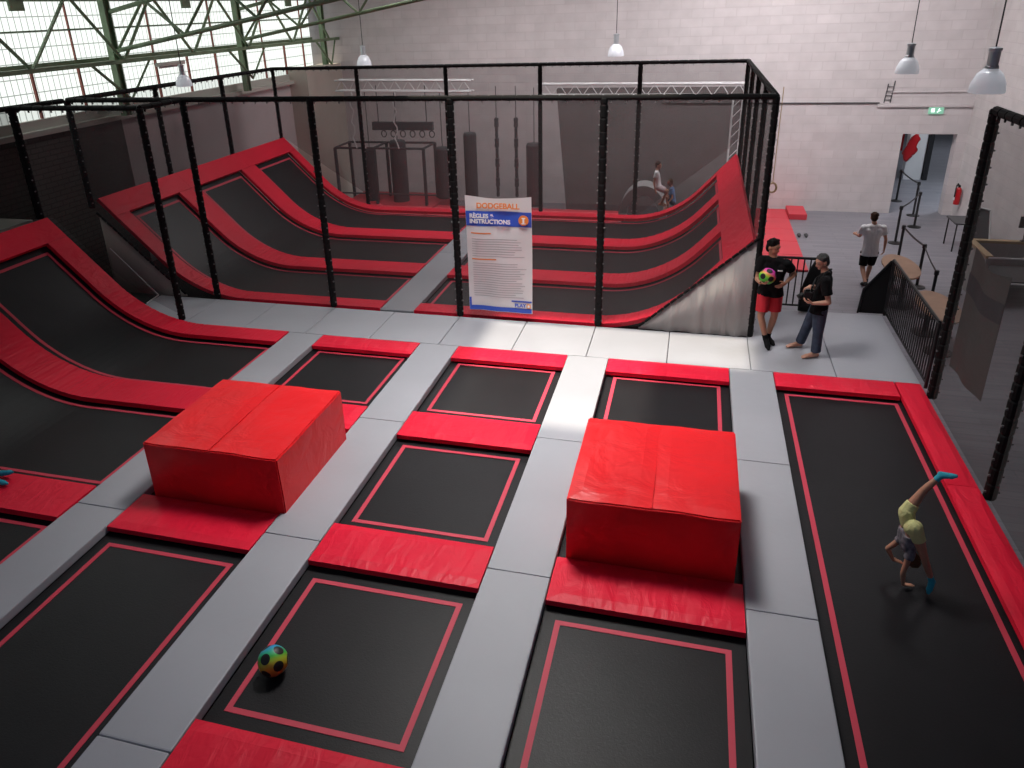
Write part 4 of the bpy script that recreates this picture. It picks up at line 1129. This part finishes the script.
tag(mb.loft(rg).build('red_drape', 'extred', smooth=True), 'crumpled red drape hanging on the white pillar in the doorway', 'drape')
extinguisher((11.2, 36.5, .05), 0, 'small red extinguisher far inside the room beyond the doorway')

# reception counter and its things, seen through the right net
t = thing('reception_counter', 'tan wood topped counter with a dark inside behind the right net', 'counter', (6.4, 17.5, FZ))
MB().box(5.95, 7.3, 18.0, 18.14, -.10, -.04, .008).box(5.95, 6.09, 16.85, 18.0, -.10, -.04, .008).box(6.62, 7.3, 16.85, 16.9, -.10, -.06).build('counter_top', 'tan', t)
MB().box(5.98, 6.06, 16.88, 18.1, FZ, -.10).box(6.06, 7.3, 18.03, 18.10, FZ, -.10).build('counter_panel', 'apron', t)
MB().box(6.10, 7.25, 16.9, 18.0, -.62, -.58).build('inner_shelf', 'bag', t)
MB().cyl((6.0, 16.85, -.08), (7.3, 16.85, -.08), .02, seg=8).cyl((6.0, 16.85, -.62), (7.3, 16.85, -.62), .02, seg=8).build('front_tube', 'alu', t)
t = thing('monitor', 'small dark screen on a thin stand upon the counter', 'monitor', (7.0, 18.06, -.04))
MB().box(6.86, 7.14, 18.05, 18.09, .25, .50, .008).build('display', 'screen', t)
MB().cyl((7.0, 18.06, -.02), (7.0, 18.07, .26), .012, seg=8).build('stem', 'blackmetal', t)
MB().lathe([(.01, -.038), (.06, -.038), (.06, -.025), (.01, -.02)], (7.0, 18.06, 0), 16).build('foot', 'blackmetal', t)
t = thing('folding_board', 'dark leaning board behind the counter by the white wall', 'board', (6.9, 20, FZ))
MB().prism([(6.62, 20.0, FZ + .01), (6.80, 20.35, .12), (7.05, 20.35, .05), (7.12, 20.0, FZ + .01)], (0, .03, 0)).build('board_face', 'bag', t)
MB().tube([(6.62, 19.98, FZ + .02), (6.80, 20.33, .13), (7.05, 20.33, .06), (7.12, 19.98, FZ + .02)], .018).build('board_frame', 'alu', t)
t = thing('side_table', 'small dark table against the right wall beyond the net post', 'table', (6.7, 20.9, FZ))
MB().box(6.45, 6.95, 20.6, 21.4, FZ + .70, FZ + .74, .008).build('tabletop', 'bag', t)
for (x, y) in ((6.5, 20.65), (6.9, 20.65), (6.5, 21.35), (6.9, 21.35)): MB().cyl((x, y, FZ), (x, y, FZ + .70), .018, seg=8).build('leg', 'blackmetal', t)

# ------------------------------------------------------------------ obstacle course behind the cage
def box_truss(a, b, s, label):
    a, b = V(a), V(b); t = thing('lattice_truss', label, 'truss', a, group='aluminium lattice trusses behind the cage')
    d = (b - a); n = max(2, int(d.length / .42))
    offs = [V((0, -s, -s)), V((0, -s, s)), V((0, s, -s)), V((0, s, s))]
    for o in offs: MB().cyl(a + o, b + o, .022, seg=8).build('chord', 'alu', t)
    w = MB()
    for (o, q) in ((offs[0], offs[1]), (offs[1], offs[3])):
        for i in range(n):
            p0, p1 = a + d * (i / n), a + d * ((i + .5) / n); p2 = a + d * ((i + 1) / n)
            w.cyl(p0 + o, p1 + q, .011, seg=5).cyl(p1 + q, p2 + o, .011, seg=5)
    w.build('lacing_bars', 'alu', t)
box_truss((-4.3, 21.5, 2.83), (1.25, 21.5, 2.80), .15, 'aluminium lattice truss behind the cage, right of centre')
box_truss((-10.4, 21.5, 3.0), (-6.2, 21.5, 2.95), .15, 'aluminium lattice truss behind the cage, left part')
def leg_truss(x, y, label, z1=2.85):
    t = thing('truss_leg', label, 'truss', (x, y, FZ), group='upright legs of the aluminium truss')
    for dx in (-.12, .12):
        for dy in (-.12, .12): MB().cyl((x + dx, y + dy, FZ), (x + dx, y + dy, z1), .02, seg=6).build('chord', 'alu', t)
    w = MB(); n = 14
    for i in range(n):
        z0, z2 = FZ + (z1 - FZ) * i / n, FZ + (z1 - FZ) * (i + 1) / n
        w.cyl((x - .12, y - .12, z0), (x + .12, y - .12, z2), .009, seg=5)
    w.build('lacing_bars', 'alu', t)
leg_truss(1.05, 21.5, 'upright lattice leg of the truss near the right end of the cage', 2.62)
t = thing('obstacle_rig', 'black steel frame rig with four legs behind the left of the cage', 'rig', (-9.3, 22.3, FZ))
for (x, y) in ((-10.9, 21.9), (-9.6, 21.9), (-9.6, 23.0), (-7.95, 21.9), (-10.9, 23.0), (-7.95, 23.0)):
    MB().box(x - .04, x + .04, y - .04, y + .04, FZ, 1.08).build('leg', 'bag', t)
for a, b in (((-10.9, 21.9), (-7.95, 21.9)), ((-10.9, 23.0), (-7.95, 23.0)), ((-10.9, 21.9), (-10.9, 23.0)), ((-9.6, 21.9), (-9.6, 23.0)), ((-7.95, 21.9), (-7.95, 23.0))):
    MB().cyl((*a, 1.08), (*b, 1.08), .035, seg=8).build('crossbar', 'bag', t)
MB().cyl((-10.9, 21.9, -.35), (-7.6, 21.9, -.35), .025, seg=8).build('crossbar', 'bag', t)
t = thing('ring_beam', 'dark hanging beam with a row of rings behind the cage', 'beam', (-8.8, 22.5, 1.7))
MB().box(-9.80, -7.80, 22.42, 22.58, 1.55, 1.80, .01).build('beam', 'bag', t)
for k in range(6):
    mb = MB(); x = -9.45 + k * .32; n = 12
    pts = [(x + .085 * math.cos(2 * PI * i / n), 22.5, 1.43 + .10 * math.sin(2 * PI * i / n)) for i in range(n + 1)]
    mb.tube(pts, .016, 6).build('ring', 'bag', t)
for k, x in enumerate((-9.6, -8.0)): MB().cyl((x, 22.5, 1.8), (x, 22.5, 2.9), .015, seg=6).build('strap', 'bag', t)
for i, (x, z0, z1, r, l) in enumerate([(-9.95, -.78, 1.0, .20, 'dark hanging punch bag nearest the left leg of the rig'), (-8.98, -.80, 1.25, .26, 'largest dark hanging punch bag, in the middle of the rig'),
        (-7.50, -.55, 1.05, .24, 'dark hanging punch bag right of the rig'), (-6.60, -.7, 1.5, .20, 'dark hanging bag left of the two knotted ropes'), (-4.60, -.7, 1.2, .24, 'dark hanging bag right of the two knotted ropes')]):
    t = thing('punch_bag', l, 'bag', (x, 22.4, z0), group='dark hanging bags behind the cage')
    MB().lathe([(.02, z0), (r * .9, z0 + .01), (r, z0 + .06), (r, z1 - .06), (r * .85, z1), (.02, z1 + .02)], (x, 22.4, 0), 20).build('bag_body', 'bag', t, smooth=False)
    MB().cyl((x, 22.4, z1), (x, 22.4, 2.8), .012, seg=6).build('chain', 'bag', t)
for x, l in ((-5.75, 'left one of two knotted dark ropes hanging behind the cage'), (-5.15, 'right one of two knotted dark ropes hanging behind the cage')):
    mb = MB(); z = 1.95; i = 0
    while z > -.35:
        r = .075 if i % 2 == 0 else .055
        mb.lathe([(.03, z - .30), (r, z - .26), (r * .8, z - .12), (r, z - .03), (.03, z)], (x, 22.4, 0), 12); z -= .30; i += 1
    mb.cyl((x, 22.4, 1.95), (x, 22.4, 2.85), .012, seg=6)
    tag(mb.build('knotted_rope', 'bag'), l, 'rope', 'knotted ropes behind the cage')
for x, y, l in ((-10.15, 21.8, 'left pale hanging rope net strand over the rig'), (-9.85, 21.8, 'pale rope strand with knots beside the first strand'), (-8.75, 21.8, 'pale rope strand hanging above the largest bag')):
    pts = [(x + .06 * math.sin(i * 1.9), y, 2.85 - i * .16) for i in range(12)]
    tag(MB().tube(pts, .02, 6).build('hanging_rope', 'alu'), l, 'rope', 'pale hanging ropes over the rig')
floor_mat(-10.8, -7.7, 19.7, 23.6, .42, 'red crash mat under the rig behind the cage')
floor_mat(-7.6, -1.9, 19.7, 22.0, .42, 'long red crash mat behind the middle of the cage')
netpoly('dark_shade_sheet', [(-3.9, 22.2, 2.80), (1.2, 22.2, 2.80), (1.2, 22.2, FZ), (-3.55, 22.2, FZ)], 'shade_sheet', 'added dark sheet standing in for shade behind the right of the cage', 'shade_sheet')  # added sheet: darkens the back wall where less light falls
# grey arch
mb = MB(); rg = []
for i in range(17):
    a = PI * i / 16; c, s = math.cos(a), math.sin(a)
    rg.append([(-1.18 + .44 * c, 20.0, -.35 + .62 * s), (-1.18 + .44 * c, 20.7, -.35 + .62 * s), (-1.18 + .64 * c, 20.7, -.35 + .88 * s), (-1.18 + .64 * c, 20.0, -.35 + .88 * s)])
tag(mb.loft(rg).build('foam_arch', 'greyfoam', smooth=False), 'grey foam arch behind the right of the cage', 'arch')
mb = MB(); n = 16
mb.tube([(2.0 + .10 * math.cos(2 * PI * i / n), 20.0, .56 + .12 * math.sin(2 * PI * i / n)) for i in range(n + 1)], .025, 8)
mb.cyl((2.0, 20.0, .68), (2.0, 20.0, 3.0), .012, seg=6)
tag(mb.build('hanging_ring', 'tan'), 'wooden ring hanging just right of the cage corner', 'ring')

# ------------------------------------------------------------------ light
def area(name, loc, target, sx, sy, power, col=(1, 1, 1), spread=180):
    l = bpy.data.lights.new(name, 'AREA'); l.shape = 'RECTANGLE'; l.size = sx; l.size_y = sy; l.energy = power; l.color = col
    l.spread = math.radians(spread)
    o = bpy.data.objects.new(name, l); COL.objects.link(o); o.location = loc
    o.rotation_euler = (V(target) - V(loc)).to_track_quat('-Z', 'Y').to_euler(); return o
area('skylight_middle', (-2.2, 9.0, 7.9), (-1.8, 8.4, 0), 2.0, 2.0, 262, (1, .975, .94), 100)
area('fill_back', (2.0, 19.8, 7.9), (2.0, 23.5, 1), 6, 3, 820, (1, .95, .96), 150)  # added fill under the closed roof, brightens the back wall
area('fill_left_back', (-5.8, 19.3, 7.9), (-5.6, 18.5, 0), 4, 4, 420, (1, .97, .97), 150)  # added overhead source, placed for the sheen on the middle beds
area('fill_left', (-11.0, 11.5, 7.7), (-9.0, 11.0, 0), 1, 9, 115, (.95, 1, .98), 130)  # unseen extra light that lifts the left ramps and platform
area('fill_right', (3.6, 13.2, 7.8), (2.6, 12.0, 0), 1.5, 1.5, 36, (.97, .97, 1), 80)  # added fill for the platform by the railing
area('fill_annex_far', (11, 34, 3.9), (11, 34, 0), 2, 2, 80, (.85, .92, 1), 150)  # added to lighten the far floor beyond the doorway
area('fill_annex', (9.0, 26.4, 3.9), (8.6, 26.6, 0), 1, 1, 130, (.85, .92, 1), 150)  # unseen fill, put in to brighten the near part of the annex
sun = bpy.data.lights.new('sun', 'SUN'); sun.energy = 4.6; sun.angle = math.radians(2.2); sun.color = (1, .90, .72)
so = bpy.data.objects.new('sun', sun); COL.objects.link(so)
SD = V((.36, -.02, -1)).normalized()
so.rotation_euler = SD.to_track_quat('-Z', 'Y').to_euler()
w = bpy.data.worlds.new('world'); S.world = w; w.use_nodes = True
w.node_tree.nodes['Background'].inputs['Color'].default_value = (.5, .66, 1, 1)
w.node_tree.nodes['Background'].inputs['Strength'].default_value = .12
S.view_settings.view_transform = 'Standard'; S.view_settings.look = 'None'; S.view_settings.gamma = 1; S.view_settings.exposure = 0
S.view_settings.use_curve_mapping = False
# ------------------------------------------------------------------ camera
cd = bpy.data.cameras.new('camera'); cam = bpy.data.objects.new('camera', cd); COL.objects.link(cam)
cam.location = (0, 0, 5.); cam.rotation_mode = 'XYZ'; cam.rotation_euler = (1.171492665933441, .034318689589810054, .26505132553906957)
cd.sensor_fit = 'HORIZONTAL'; cd.sensor_width = 36; cd.lens = 36 * 750.4382 / 1024
cd.shift_x = (512 - 482.094) / 1024; cd.shift_y = (324.049 - 384) / 1024
cd.clip_end = 200
S.camera = cam
